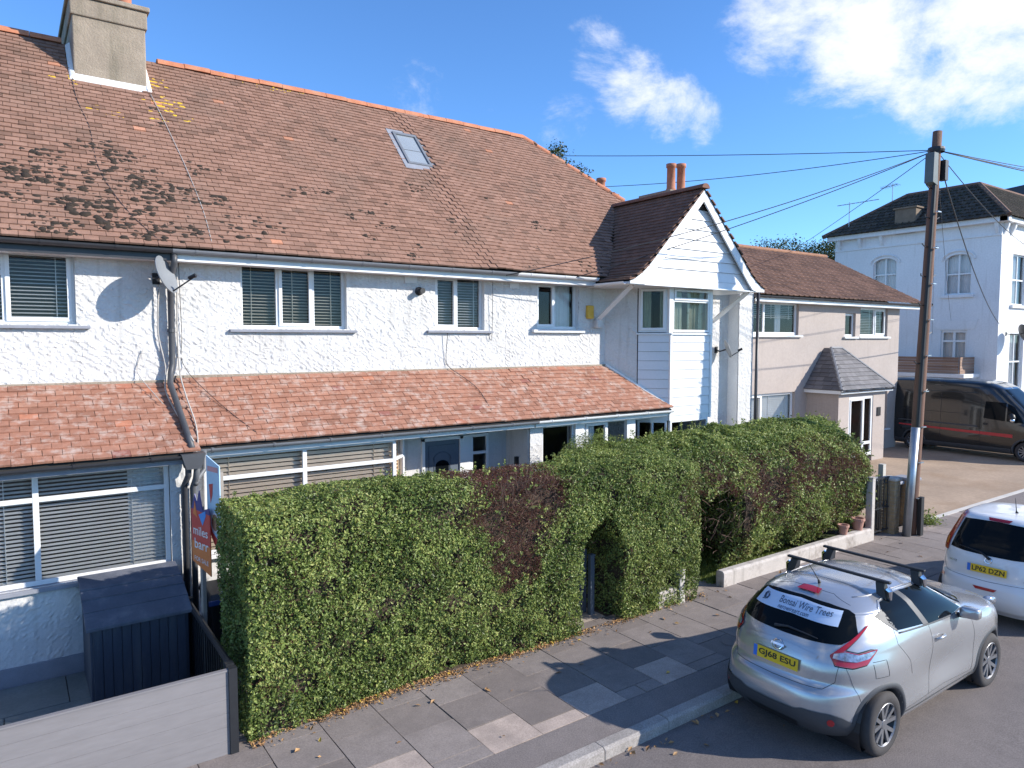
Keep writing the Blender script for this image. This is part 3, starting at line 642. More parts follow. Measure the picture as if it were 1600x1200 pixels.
# ---- lower roofs
LOW = [(9.98, 2.83, .125), (10.36, 2.84, .104), (10.36, 2.84, .104)]; LY1 = FY+.02
BYS = [10.3, 10.62, 10.62]
for i, h in enumerate(HOUSES):
    x0, x1 = HX[i]; x0 = max(x0, -1.4); LY0, LZ0, gg = LOW[i]; LZ1 = 3.68 if i == 0 else 3.74
    LS = Vector((0, LY1-LY0, LZ1-LZ0)).normalized(); LLEN = math.hypot(LY1-LY0, LZ1-LZ0)
    xe = x1 if i < 2 else 11.6                 # the right one dies into the canted bay
    pts = [(x0, LY0+.02, LZ0-.02), (xe, LY0+.02, LZ0-.02), ((x1 if i < 2 else 10.6), LY1, LZ1-.02), (x0, LY1, LZ1-.02)]
    lr = MB().hexa([(p[0], p[1], p[2]-.06) for p in pts]+pts).build('canopy_roof', DECK, h)
    def rr(r, i=i, x0=x0, x1=x1): return (x0, x1 if i < 2 else 11.75)
    def keep2(p, i=i): return not (i == 2 and (p.x+p.y) > 21.97)
    vv = VAR_LOW if i == 0 else VAR_LOW2
    lay_tiles(lr, (0, LY0-.02, LZ0-.01), (1, 0, 0), LS, int(LLEN/gg+.6), rr, keep2, TILE_LOW, vv, 300, wdt=.205 if i == 0 else .2, gauge=gg, sag=lambda p: .03*(float(vnoise(p.x*.8, p.y*.9, 7.))-.5), rare=.016)
    MB().box(x0, (x1 if i < 2 else 10.6), FY-.04, FY+.01, LZ1-.02, LZ1+.025).build('mortar_fillet', ROUGHGREY, h, bevel=.01)
    MB().box(x0, xe-.03, LY0+.055, LY0+.08, LZ0-.17, LZ0-.03).build('fascia', UPVC if i else SILLGREY, h)
    MB().box(x0, xe-.12, LY0+.08, BYS[i]+.12, LZ0-.16, LZ0-.14).build('soffit', UPVC, h)
    gutter(h, x0, xe, LY0-.012, LZ0-.045, .058, [BLACKGUT, GREYGUT, UPVC][i])
# white flashing where the last canopy roof meets the bay
MB().tube([(10.58, 11.36, 3.75), (11.05, 10.88, 3.32), (11.53, 10.42, 2.90)], .035, 6).build('flashing', LEAD, right_house)
# ---- ground-floor bays
TB = plane_T(0, 10.3); TM = plane_T(0, 10.62)
rough_wall(left_house, TB, -1.4, 1.80, .33, 1.27, [], res=.03, name='bay_wall', seed=3)
MB().box(-1.4, 1.80, 10.27, 10.5, .08, .335).build('plinth', SILLGREY, left_house)
MB().box(-1.4, 1.80, 10.305, 10.5, .335, 1.262).build('bay_backing', SMOOTHW, left_house)
rough_wall(left_house, TB, 1.72, 1.96, .08, 2.68, [], res=.03, name='bay_pier', seed=4)
MB().box(1.73, 1.955, 10.31, 11.5, .08, 2.68).build('bay_pier', SMOOTHW, left_house)
window(left_house, plane_T(0, 10.36), -1.9, 1.72, 1.27, 2.69, [.588], transom=2.33, depth=0, fr=.06, blind=BLINDW, slat=.05, curtain=[(.87, 1.0, NET)], dz=.010)
sill(left_house, TB, -1.4, 1.74, 1.27, SILLGREY, .06, .06)
MB().box(2.0, 2.2, 10.64, 11.5, .08, 2.68).build('bay_pier', SMOOTHW, mid_house)
rough_wall(mid_house, TM, 1.97, 2.22, .08, 2.68, [], res=.03, name='bay_pier', seed=6)
window(mid_house, plane_T(0, 10.52), 2.2, 5.16, 1.25, 2.68, [.485], transom=2.32, depth=0, fr=.06, blind=BLINDC, slat=.066, tilt=.014, dz=.024)
rough_wall(mid_house, TM, 2.2, 5.16, .08, 1.25, [], res=.04, name='bay_wall', seed=7)
sill(mid_house, plane_T(0, 10.56), 2.2, 5.16, 1.25, SMOOTHW, .06, .06)
TR_ = plane_T(5.16, 10.54, 45)
window(mid_house, TR_, .0, .5, 1.25, 2.68, [], transom=2.32, depth=.02, fr=.05, blind=BLINDC, slat=.06)
MB(TR_).box(0, .5, -.1, -.02, .08, 1.25).build('bay_wall', WHITE, mid_house)
MB().box(5.40, 5.52, 10.93, 11.5, .08, 2.68).build('porch_wall', WHITE, mid_house)
# recessed porch: back wall, door, side light
MB().box(5.50, 6.08, 11.38, 11.55, .08, 2.68).build('porch_wall', WHITE, mid_house)
MB().box(7.53, 7.97, 11.38, 11.55, .08, 2.68).build('porch_wall', WHITE, mid_house)
rough_wall(mid_house, TF, 6.05, 7.55, 2.5, 2.75, [], res=.05, name='porch_lintel')
fr = MB(); 
for b in ((6.08, 6.14, .1, 2.5), (6.88, 6.95, .1, 2.5), (6.08, 6.95, 2.44, 2.5), (6.95, 7.12, .1, 2.5)): fr.box(b[0], b[1], 11.34, 11.42, b[2], b[3])
fro = fr.build('door_frame', UPVC, mid_house, bevel=.004)
dr = MB().box(6.14, 6.88, 11.37, 11.41, .12, 2.44).build('door', DOORGREY, mid_house, bevel=.004)
for g in (.09, .2):
    pts = [(6.14+g, .3), (6.14+g, 2.44-g-.12*(g > .1))]
    if g > .1: pts += [(6.51+.19*math.cos(t), 2.08+.14*math.sin(t)) for t in np.linspace(math.pi, 0, 10)]
    else: pts += [(6.88-g, 2.44-g)]
    pts += [(6.88-g, 2.44-g-.12*(g > .1)), (6.88-g, .3)]
    MB().tube([(p[0], 11.366, p[1]) for p in pts], .008, 5).build('moulding', mat('door_groove', (.07, .09, .12), .5), dr)
ar = [(6.37, 1.45), (6.65, 1.45), (6.65, 1.98)]+[(6.51+.14*math.cos(t), 1.98+.09*math.sin(t)) for t in np.linspace(.2, math.pi-.2, 8)]+[(6.37, 1.98)]
MB().prism(ar, lambda a, b: (a, 11.364, b), lambda a, b: (a, 11.368, b)).build('door_pane', CARGLASS, dr)
lead = MB()
for k in range(-4, 8):
    lead.tube([(6.38, 11.362, 1.5+k*.07), (6.64, 11.362, 1.5+k*.07+.26)], .003, 4)
MB().tube([(6.51, 11.36, 1.5), (6.51, 11.36, 1.9)], .003, 4).build('leading', GALV, dr)
MB().box(6.80, 6.83, 11.33, 11.37, 1.0, 1.2).build('handle', CHROME, dr)
window(mid_house, plane_T(0, 11.38), 7.12, 7.53, .9, 2.5, [], transom=2.14, depth=-.03, fr=.055)
MB().box(7.12, 7.53, 11.36, 11.5, .08, .9).build('door_panel', UPVC, mid_house)
# party pier between the middle and the end house
rough_wall(right_house, plane_T(7.98, 11.4, -90), 0, .76, .08, 2.68, [], res=.025, name='porch_pier', seed=8)
rough_wall(right_house, TM, 7.98, 8.27, .08, 2.68, [], res=.025, name='porch_pier', seed=9)
MB().box(7.99, 8.26, 10.635, 11.5, .08, 2.68).build('porch_pier', SMOOTHW, right_house)
MB().box(7.90, 7.975, 10.95, 11.02, 1.9, 2.05).build('porch_lamp', BLACK, right_house)
# end house: glazed porch
window(right_house, plane_T(0, 10.66), 8.27, 11.36, .9, 2.66, [.262, .36, .555, .80], depth=0, fr=.055, sash=(1, 2), curtain=[(.26, .5, NET)])
MB().box(9.09, 9.30, 10.60, 10.69, .92, 2.64).build('window_panel', UPVC, right_house)
MB().box(10.5, 10.74, 10.60, 10.69, .92, 2.64).build('window_panel', UPVC, right_house)
rough_wall(right_house, TM, 8.27, 11.36, .08, .92, [], res=.04, name='bay_wall')
# ---- canted two-storey bay of the end house
x0b, yb, xl, xr_ = 10.58, 10.41, 11.57, 12.87
TL = plane_T(10.58, 11.4, -45); LB = (xl-x0b)*math.sqrt(2)
TC = plane_T(0, yb); TRb = plane_T(xr_, yb, 45)
rough_wall(right_house, TL, 0, .70, .08, 5.45, [], res=.02, name='bay_wall', seed=11)
faces = [(TL, .70, LB, True), (TC, xl, xr_, False), (TRb, 0, LB*.72, False)]
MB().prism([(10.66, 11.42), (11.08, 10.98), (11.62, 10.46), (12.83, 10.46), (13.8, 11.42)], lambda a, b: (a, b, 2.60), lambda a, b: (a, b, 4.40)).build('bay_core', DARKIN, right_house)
for T, a0, a1, lft in faces:
    z = 2.66; hh = .198; k = 0
    while z < 4.38:
        z1 = min(z+hh, 4.41)
        MB(T).prism([(-.04, z), (.022, z), (.008, z1-.006), (-.04, z1-.006)], lambda b, c: (a0+.02, b, c), lambda b, c: (a1-.02, b, c)).build('weatherboard', BOARD, right_house); z += hh
    MB(T).box(a0, a1, -.05, .01, 2.56, 2.66).build('trim_board', UPVC, right_house)
    MB(T).prism([(-.08, 4.405), (.05, 4.405), (.05, 4.435), (-.08, 4.46)], lambda b, c: (a0-.02, b, c), lambda b, c: (a1+.015, b, c)).build('sill', UPVC, right_house)
MB(TC).box(xl-.03, xl+.03, -.02, .03, 2.56, 4.4).build('corner_trim', UPVC, right_house)
MB(TC).box(xr_-.03, xr_+.03, -.02, .03, 2.56, 4.4).build('corner_trim', UPVC, right_house)
window(right_house, TL, .72, LB-.07, 4.46, 5.42, [], depth=-.01, sash=(0,), curtain=[(.0, .45, CURTAIN), (.75, 1, CURTAIN)])
MB(TC).box(xl-.06, xl+.05, -.12, .015, 4.44, 5.44).build('corner_post', UPVC, right_house, bevel=.01)
MB(TC).box(xr_-.05, xr_+.06, -.12, .015, 4.44, 5.44).build('corner_post', UPVC, right_house, bevel=.01)
window(right_house, TC, xl+.05, xr_-.05, 4.46, 5.42, [], transom=5.13, depth=-.01, sash=(0,), curtain=[(.0, .42, CURTAIN), (.55, 1, CURTAIN)])
window(right_house, TRb, .05, LB*.7, 4.46, 5.42, [], depth=-.01)
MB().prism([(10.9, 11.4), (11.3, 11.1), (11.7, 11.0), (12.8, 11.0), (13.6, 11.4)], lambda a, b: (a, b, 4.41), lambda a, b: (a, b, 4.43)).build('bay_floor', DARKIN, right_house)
window(right_house, TC, xl+.02, xr_-.05, 1.1, 2.56, [], transom=2.17, depth=-.01)
window(right_house, TL, .72, LB-.05, 1.1, 2.56, [], depth=-.01)
MB().prism([(10.6, 11.42), (11.57, 10.42), (12.87, 10.42), (13.84, 11.42)], lambda a, b: (a, b, .08), lambda a, b: (a, b, 1.1)).build('bay_wall', WHITE, right_house)
MB().prism([(13.2, 10.78), (13.84, 11.42), (13.0, 11.42)], lambda a, b: (a, b, 1.1), lambda a, b: (a, b, 5.44)).build('bay_wall', WHITE, right_house)
# end pier of the terrace
rough_wall(right_house, plane_T(0, 11.08), 14.78, 15.34, .08, 5.6, [], res=.03, name='end_pier', seed=12)
MB().box(14.78, 15.335, 11.095, 11.6, .08, 5.6).build('end_pier', SMOOTHW, right_house)
# ---- the gable over the bay
GF = GYF
ez = 5.40
gl = lambda d: GZ-.03-d*1.03+max(0, d-1.55)**2*.55     # bell-cast slope
NS = 15; ds = [GHW*k/NS for k in range(NS+1)]
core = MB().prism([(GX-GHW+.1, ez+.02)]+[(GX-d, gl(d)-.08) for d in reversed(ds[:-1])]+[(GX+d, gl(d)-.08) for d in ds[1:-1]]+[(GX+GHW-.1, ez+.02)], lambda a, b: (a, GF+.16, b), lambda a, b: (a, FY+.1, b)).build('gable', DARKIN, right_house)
z = ez+.16; hh = .215
MB().box(GX-1.9, GX+1.9, GF+.1, GF+.165, ez, ez+.155).build('base_board', BOARD, core)
while z < GZ-.5:
    z1 = z+hh; hw = lambda zz: (GZ-.12-zz)/1.03
    a0, a1 = hw(z), max(.02, hw(z1))
    MB().add([(GX-a0, GF+.1, z), (GX+a0, GF+.1, z), (GX+a1, GF+.125, z1-.006), (GX-a1, GF+.125, z1-.006), (GX-a0, GF+.165, z), (GX+a0, GF+.165, z), (GX+a1, GF+.165, z1-.006), (GX-a1, GF+.165, z1-.006)],
             [(0, 1, 2, 3), (4, 7, 6, 5), (0, 4, 5, 1), (3, 2, 6, 7), (1, 5, 6, 2), (0, 3, 7, 4)]).build('weatherboard', BOARD, core); z = z1
for s in (-1, 1):           # barge boards follow the bell-cast
    up = [(GX+s*d, gl(d)-.015) for d in ds]; lo = [(GX+s*d, max(gl(d)-.26-.05*(d/GHW), ez-.01)) for d in ds]
    if s < 0: lo = [(GX+s*d, (gl(d)-.26-.03*d if d < 1.6 else ez-.0)) for d in ds]
    mb = MB()
    for k in range(NS):
        mb.hexa([(up[k][0], GF, lo[k][1]), (up[k+1][0], GF, lo[k+1][1]), (up[k+1][0], GF+.035, lo[k+1][1]), (up[k][0], GF+.035, lo[k][1]),
                 (up[k][0], GF, up[k][1]), (up[k+1][0], GF, up[k+1][1]), (up[k+1][0], GF+.035, up[k+1][1]), (up[k][0], GF+.035, up[k][1])])
    mb.build('barge_board', BOARD, core)
    MB().box(GX+s*GHW-.02, GX+s*GHW+.02, GF+.036, FY-.3, ez-.005, gl(GHW)-.03).build('fascia', UPVC, core)
    MB().box(min(GX+s*.2, GX+s*(GHW-.02)), max(GX+s*.2, GX+s*(GHW-.02)), GF+.04, FY, ez-.01, ez+.012).build('soffit', UPVC, core)
    # gable roof slope, row by row
    deck = MB()
    for k in range(NS):
        deck.add([(GX+s*ds[k], GF-.02, gl(ds[k])-.012), (GX+s*ds[k+1], GF-.02, gl(ds[k+1])-.012), (GX+s*ds[k+1], 13.2, gl(ds[k+1])-.012), (GX+s*ds[k], 13.2, gl(ds[k])-.012)], [(0, 1, 2, 3)])
    # trim the deck where it would come out behind the main roof
    deck.v = [(p[0], min(p[1], EY+(p[2]-EZ)/(RZ-EZ)*(RY-EY)+.05), p[2]) for p in deck.v]
    gr = deck.build('roof_slope', DECK, core, recalc=False)
    g = .115; dlen = 0; d = GHW+.04; rows = []
    while d > .05:
        rows.append(d); sl = 1.03-1.1*max(0, d-1.55); d -= g/math.hypot(1, sl)
    off = rootloc(gr); objs = 0; V = []; F = []; T = []; base = None
    for r, d in enumerate(rows):
        sl = 1.03-1.1*max(0, d-1.55); v = Vector((-s*1, 0, sl)).normalized(); u = Vector((0, 1, 0)); nr = u.cross(v)
        if nr.z < 0: nr = -nr
        y = GF-.04+(r % 2)*TILEW/2+(TILEW/2)
        while True:
            zz = gl(d); 
            if zz < zmain(y)+.0 or y > 13.4: break
            t, me = random.choice(VAR_GAB); p = Vector((GX+s*d, y, zz))+nr*random.uniform(-.002, .004)
            if s < 0:
                o = bpy.data.objects.new('tile', me); COL.objects.link(o); o.parent = gr; o.matrix_local = Matrix.Translation(p-off) @ Matrix((u, v, nr)).transposed().to_4x4(); objs += 1
            else:
                base = np.array([w_.co[:] for w_ in me.vertices]); fb = np.array([tuple(q.vertices) for q in me.polygons])
                F.append(fb+8*len(V)); V.append(base@np.array(Matrix((u, v, nr)).transposed()).T+np.array(p)); T += [t]*6
            y += TILEW
    if V: npmesh('tiles', np.concatenate(V), np.concatenate(F), TILE_TOP, gr, kind='stuff', tint=T)
    yy = GF-.03
MB().box(GX-1.95, GX+2.0, GF+.02, GF+.16, ez-.012, ez+.0).build('soffit', UPVC, core)
yy = GF-.05
while yy < 12.75:
    pr = [(.12*math.cos(math.pi*j/8), .1*math.sin(math.pi*j/8)) for j in range(9)]
    MB().prism(pr, lambda a, b: (GX+a, yy, GZ-.02+b), lambda a, b: (GX+a, min(yy+.43, 12.85), GZ-.02+b)).build('ridge_tile', mat('brown_ridge_tile', (.2, .095, .065), .9, .15, 5, .003, 50), core); yy += .435
gutter_y = MB()
n = 8; r_ = .055; pr = [(r_*math.cos(math.pi+math.pi*k/n), r_*math.sin(math.pi+math.pi*k/n)) for k in range(n+1)]+[((r_-.006)*math.cos(2*math.pi-math.pi*k/n), (r_-.006)*math.sin(2*math.pi-math.pi*k/n)) for k in range(n+1)]
MB().prism(pr, lambda a, b: (GX-GHW-.08+a, GF+.06, gl(GHW)-.03+b), lambda a, b: (GX-GHW-.08+a, 10.98, gl(GHW)-.03+b)).build('gutter', UPVC, core)
for bx in (10.32, 14.05):                     # timber brackets under the gable
    MB().tube([(bx, 11.42, 4.66), (bx, 10.3, 5.41)], .06, 4).build('bracket', SMOOTHW, right_house)
    MB().box(bx-.075, bx+.075, 11.25, 11.42, 4.55, 4.72).build('corbel', WHITE, right_house, bevel=.02)
# ---- fittings on the walls
def downpipe(parent, pts, r, m, name='downpipe'):
    mb = MB(); mb.tube(pts, r, 10); o = mb.build(name, m, parent, smooth=True)
    return o
PIPEM = mat('black_pipe', (.06, .062, .07), .5, .12, 5)
dp = downpipe(left_house, [(1.99, 11.04, 5.5), (1.99, 11.05, 5.38), (1.97, 11.3, 5.15), (1.97, 11.31, 3.95), (1.94, 11.28, 3.80), (1.90, 11.1, 3.66), (1.94, 10.2, 3.02), (1.95, 10.0, 2.86)], .042, PIPEM)
for z in (5.1, 4.4): MB().lathe([(.055, 0), (.055, .05)], (1.97, 11.31, z), 12).build('pipe_clip', PIPEM, dp)
MB().prism([(1.80, 2.80), (2.10, 2.80), (2.04, 2.6), (1.86, 2.6)], lambda a, b: (a, 9.90, b), lambda a, b: (a, 10.1, b)).build('hopper', PIPEM, dp)
downpipe(left_house, [(1.90, 10.0, 2.7), (1.90, 10.02, 2.5), (1.88, 10.2, 2.35), (1.88, 10.22, .1)], .04, PIPEM)
downpipe(left_house, [(2.02, 10.0, 2.7), (2.0, 10.06, 2.45), (1.99, 10.22, 2.3), (1.99, 10.24, .1)], .04, mat('grey_pipe', (.12, .125, .135), .5, .12, 5))
downpipe(mid_house, [(2.16, 10.3, 2.78), (2.16, 10.3, 2.52), (2.02, 10.15, 2.4), (2.0, 10.1, 2.36)], .035, mat('grey_pipe', None))
downpipe(right_house, [(15.42, 11.0, 5.5), (15.40, 11.02, .1)], .038, BLACKGUT)
def cable(parent, pts, r, m, name='cable'):
    # smooth path through the points
    P = [Vector(p) for p in pts]; out = []
    for i in range(len(P)-1):
        p0, p1, p2, p3 = P[max(i-1, 0)], P[i], P[i+1], P[min(i+2, len(P)-1)]
        for t in np.linspace(0, 1, 7)[:-1]: out.append(.5*((2*p1)+(p2-p0)*t+(2*p0-5*p1+4*p2-p3)*t*t+(3*p1-p0-3*p2+p3)*t**3))
    out.append(P[-1]); return MB().tube(out, r, 5).build(name, m, parent, smooth=True)
lowr = lambda x, y, u=.04: (x, y, 3.68-(11.42-y)*.59+u)
cable(left_house, [(1.82, 11.33, 5.0), (1.8, 11.35, 4.4), (1.88, 11.33, 3.9), lowr(1.84, 11.1, .06), lowr(1.9, 10.5, .08), lowr(1.98, 10.05, .08)], .011, WIREGREY)
cable(mid_house, [(2.08, 11.35, 5.45), (2.06, 11.36, 4.5), (2.07, 11.34, 3.85), (2.08, 11.0, 3.5), (2.12, 10.6, 3.12), (2.08, 10.3, 2.85), (1.98, 10.1, 2.7)], .011, WIREGREY)
cable(mid_house, [(2.10, 11.36, 5.45), (2.12, 11.37, 4.4), (2.14, 11.36, 3.9), (2.5, 10.9, 3.38), (2.9, 10.45, 2.96)], .005, WIRE)
cable(left_house, [(1.60, 11.37, 4.15), (1.52, 11.37, 3.9), (1.55, 11.3, 3.75), (1.75, 10.8, 3.4)], .006, WIREGREY)
cable(mid_house, [on_roof(2.16, 13.68, .06), on_roof(2.3, 13.0, .05), on_roof(2.42, 12.3, .05), on_roof(2.5, 11.6, .05), on_roof(2.5, 11.1, .05)], .006, WIREGREY)
cable(left_house, [on_roof(1.02, 13.7, .05), on_roof(1.05, 13.3, .05), on_roof(1.16, 12.8, .05), on_roof(1.2, 12.1, .05), on_roof(1.45, 11.5, .05), on_roof(1.8, 11.06, .05)], .006, WIRE)
cable(mid_house, [(6.62, 11.33, 4.42), (6.6, 11.36, 3.95), (6.66, 11.33, 3.78), (7.0, 10.95, 3.42), (7.05, 10.5, 3.0)], .006, WIRE)
cable(mid_house, [(7.62, 11.33, 5.4), (7.62, 11.36, 4.4), (7.58, 11.36, 4.3), (7.54, 11.36, 4.4)], .005, WIRE)
MB().box(5.78, 6.02, 11.375, 11.40, 5.30, 5.42).build('air_vent', SMOOTHW, mid_house)
MB().box(8.05, 8.27, 11.375, 11.40, 5.3, 5.42).build('air_vent', SMOOTHW, right_house)
fl_ = MB().lathe([(.0, -.17), (.05, -.17), (.05, -.06), (.075, -.05), (.075, 0)], (6.06, 11.4, 5.16), 14, 'y').build('boiler_flue', BLACK, mid_house)
al = MB().box(10.03, 10.2, 11.31, 11.40, 4.74, 5.02).build('alarm_box', ALARMY, right_house, bevel=.02)
def dish(name, label, loc, az, r, m, wall_y, el=20):
    """satellite dish: shallow bowl facing az (degrees from +X), arm and wall bracket"""
    t = thing(name, label, 'satellite dish', loc, 'satellite dishes')
    d = Vector((math.cos(R(az))*math.cos(R(el)), math.sin(R(az))*math.cos(R(el)), math.sin(R(el)))); s_ = d.cross(Vector((0, 0, 1))).normalized(); u = s_.cross(d)
    c = Vector(loc); mb = MB(); n = 28; vs = []; fs = []
    for k, f in enumerate((0, .3, .6, .85, 1, 1.02, 1.0, .6, 0)):
        back = -.02 if k > 5 else 0
        for i in range(n):
            th = 2*math.pi*i/n; vs.append(tuple(c+(s_*math.cos(th)*.92+u*math.sin(th))*r*f+d*(f*f*.16*r+back)))
    for k in range(8):
        for i in range(n): fs.append((k*n+i, k*n+(i+1) % n, (k+1)*n+(i+1) % n, (k+1)*n+i))
    mb.add(vs, fs); mb.build('reflector', m, t, smooth=True)
    foc = c+d*r*1.35-u*r*.55
    MB().tube([c-u*r*.95, foc-u*.02], .011, 6).build('arm', METALDK, t)
    MB().tube([foc-d*.06, foc+d*.05], [.02, .032], 10).build('receiver', BLACK, t)
    bk = Vector((c.x-d.x*.05, wall_y, c.z-.02)); MB().tube([c-d*.03, c-d*.1, Vector((bk.x, (c.y-d.y*.1+wall_y)/2, c.z-.06)), bk], .018, 8).build('mount', METALDK, t)
    MB().box(bk.x-.05, bk.x+.05, wall_y-.02, wall_y+.015, bk.z-.08, bk.z+.08).build('wall_plate', METALDK, t); return t
dish('satellite_dish', 'grey satellite dish beside the black downpipe under the gutter', (1.84, 10.98, 5.19), -34, .27, DISHM, 11.4)
dish('satellite_dish', 'small grey satellite dish on the rendered wall right of the weatherboarded bay', (14.35, 11.1, 4.07), -40, .22, DISHM, 11.4)
# ================================================================ beige detached house
bh = thing('detached_house', 'beige rendered house with brown tiled roof and small slate-roofed porch', 'house', (22, 14, .08))
by = 13.9; TBH = plane_T(0, by); BW = [(19.15, 21.72, 4.46, 5.54), (24.6, 25.3, 4.42, 5.26), (25.62, 27.6, 4.43, 5.5), (19.14, 21.6, .9, 2.56), (26.55, 27.75, .9, 2.62)]
def flat_wall(parent, T, a0, a1, c0, c1, holes, m, th=.2, name='wall'):
    ea = sorted({a0, a1, *[h[0] for h in holes], *[h[1] for h in holes]}); ec = sorted({c0, c1, *[h[2] for h in holes], *[h[3] for h in holes]})
    mb = MB(T)
    def hole(i, j):
        if not (0 <= i < len(ea)-1 and 0 <= j < len(ec)-1): return True
        ma, mc = (ea[i]+ea[i+1])/2, (ec[j]+ec[j+1])/2
        return any(h[0] < ma < h[1] and h[2] < mc < h[3] for h in holes)
    for i in range(len(ea)-1):
        for j in range(len(ec)-1):
            if hole(i, j): continue
            p = [(ea[i], ec[j]), (ea[i+1], ec[j]), (ea[i+1], ec[j+1]), (ea[i], ec[j+1])]
            mb.add([(a, 0, c) for a, c in p], [(0, 1, 2, 3)]); mb.add([(a, -th, c) for a, c in p], [(3, 2, 1, 0)])
            for (di, dj, q, r_) in ((-1, 0, 3, 0), (1, 0, 1, 2), (0, -1, 0, 1), (0, 1, 2, 3)):
                if hole(i+di, j+dj): mb.add([(p[q][0], 0, p[q][1]), (p[r_][0], 0, p[r_][1]), (p[r_][0], -th, p[r_][1]), (p[q][0], -th, p[q][1])], [(0, 1, 2, 3)])
    o = mb.build(name, m, parent, recalc=False)
    b = bmesh.new(); b.from_mesh(o.data); bmesh.ops.remove_doubles(b, verts=b.verts, dist=.0005); bmesh.ops.recalc_face_normals(b, faces=b.faces); b.to_mesh(o.data); b.free(); return o
flat_wall(bh, TBH, 16.3, 28.5, .08, 5.66, BW, BEIGE)
for b_ in ((16.3, 16.5, by+.2, 21.6), (28.3, 28.498, by+.2, 21.6), (16.5, 28.3, 21.4, 21.6)): MB().box(*b_, .08, 5.6).build('side_wall', BEIGE, bh)
MB().prism([(by+.05, 5.55), (21.6, 5.55), (17.75, 7.85)], lambda a, b: (28.35, a, b), lambda a, b: (28.49, a, b)).build('gable_wall', BEIGE, bh)
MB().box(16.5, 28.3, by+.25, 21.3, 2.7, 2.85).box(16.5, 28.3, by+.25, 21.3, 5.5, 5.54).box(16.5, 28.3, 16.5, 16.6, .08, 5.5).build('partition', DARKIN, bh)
window(bh, TBH, 19.15, 21.72, 4.46, 5.54, [.3], blind=BLINDW, slat=.06, sash=(), open_frac=.55, fr=.09, curtain=[(.62, .75, NET), (0, .08, NET)])
window(bh, TBH, 24.6, 25.3, 4.42, 5.26, [], fr=.08)
window(bh, TBH, 25.62, 27.6, 4.43, 5.5, [.58], blind=BLINDW, slat=.06, sash=(1,), fr=.08)
window(bh, TBH, 19.14, 21.6, .9, 2.56, [.3], blind=BLINDW, slat=.06, fr=.08, sash=(0,), tilt=.01, dz=.031)
window(bh, TBH, 26.55, 27.75, .9, 2.62, [.5], fr=.08, sash=(1,))
for a0, a1, c in ((19.0, 21.87, 4.46), (24.48, 25.42, 4.42), (25.5, 27.72, 4.43), (26.4, 27.9, .9)): sill(bh, TBH, a0, a1, c, UPVC, .09, .07)
ry, rz, ey, ez_ = 17.8, 7.97, 13.55, 5.74
rf = MB().add([(15.6, ey, ez_), (29.7, ey, ez_), (29.7, ry, rz), (15.6, ry, rz), (15.6, 2*ry-ey, ez_), (29.7, 2*ry-ey, ez_)], [(0, 1, 2, 3), (3, 2, 5, 4)]).build('roof', DECK, bh, recalc=False)
def joined_tiles(parent, O, u, v, rows, span, wdt, gauge, m, th=.03, roll=0, keep=None):
    O, u, v = Vector(O), Vector(u).normalized(), Vector(v).normalized(); nr = u.cross(v); nr = -nr if nr.z < 0 else nr
    V = []; F = []; T = []; k = 0
    for r in range(rows):
        a0, a1 = span(r); n = max(1, int(round((a1-a0)/wdt)))
        for i in range(n):
            a = a0+(a1-a0)*i/n; b = a0+(a1-a0)*(i+1)/n-.006; p = O+v*(r*gauge)
            q = []
            prof = [(a, th), (b, th)] if not roll else [(a, th), (a+(b-a)*.25, th+roll), (a+(b-a)*.5, th), (a+(b-a)*.75, th+roll*.2), (b, th)]
            top = [(aa, hh-.0) for aa, hh in prof]
            for aa, hh in top: q.append(p+u*aa+nr*hh)
            for aa, hh in top: q.append(p+u*aa+nr*(hh-th)-v*.0)
            for aa, hh in top: q.append(p+u*aa+v*gauge*1.1+nr*(hh-th*.9))
            L_ = len(top)
            for j in range(L_-1):
                F.append((k+j, k+j+1, k+2*L_+j+1, k+2*L_+j)); F.append((k+L_+j, k+L_+j+1, k+j+1, k+j)); T += [0, 0]
            tt = random.random(); T[-2*(L_-1):] = [tt]*(2*(L_-1)); V += [tuple(x_) for x_ in q]; k += 3*L_
    return npmesh('tiles', V, F, m, parent, kind='stuff', tint=T)
sv = Vector((0, ry-ey, rz-ez_)); joined_tiles(rf, (0, ey-.05, ez_-.02), (1, 0, 0), sv, int(sv.length/.31), lambda r: (15.6, 29.72), .3, .31, TILE_CONC, .03, .035)
MB().tube([(15.6, ry, rz+.0), (29.75, ry, rz+.0)], .1, 10).build('ridge', mat('brown_ridge', (.3, .15, .09), .9, .2, 3), rf)
MB().box(15.6, 29.6, ey+.02, ey+.05, ez_-.24, ez_-.05).build('fascia', UPVC, bh); MB().box(15.6, 29.55, ey+.05, by, ez_-.24, ez_-.22).build('soffit', UPVC, bh)
gutter(bh, 15.6, 29.72, ey-.04, ez_-.06, .07, BLACKGUT, 1.2)
MB().hexa([(29.55, ey, ez_-.22), (29.6, ey, ez_-.22), (29.6, ry, rz-.22), (29.55, ry, rz-.22), (29.55, ey, ez_-.02), (29.6, ey, ez_-.02), (29.6, ry, rz-.02), (29.55, ry, rz-.02)]).build('barge_board', UPVC, bh)
downpipe(bh, [(18.85, 13.56, 5.6), (18.8, 13.6, 5.45), (18.6, 13.82, 5.3), (18.6, 13.84, .1)], .05, BLACKGUT)
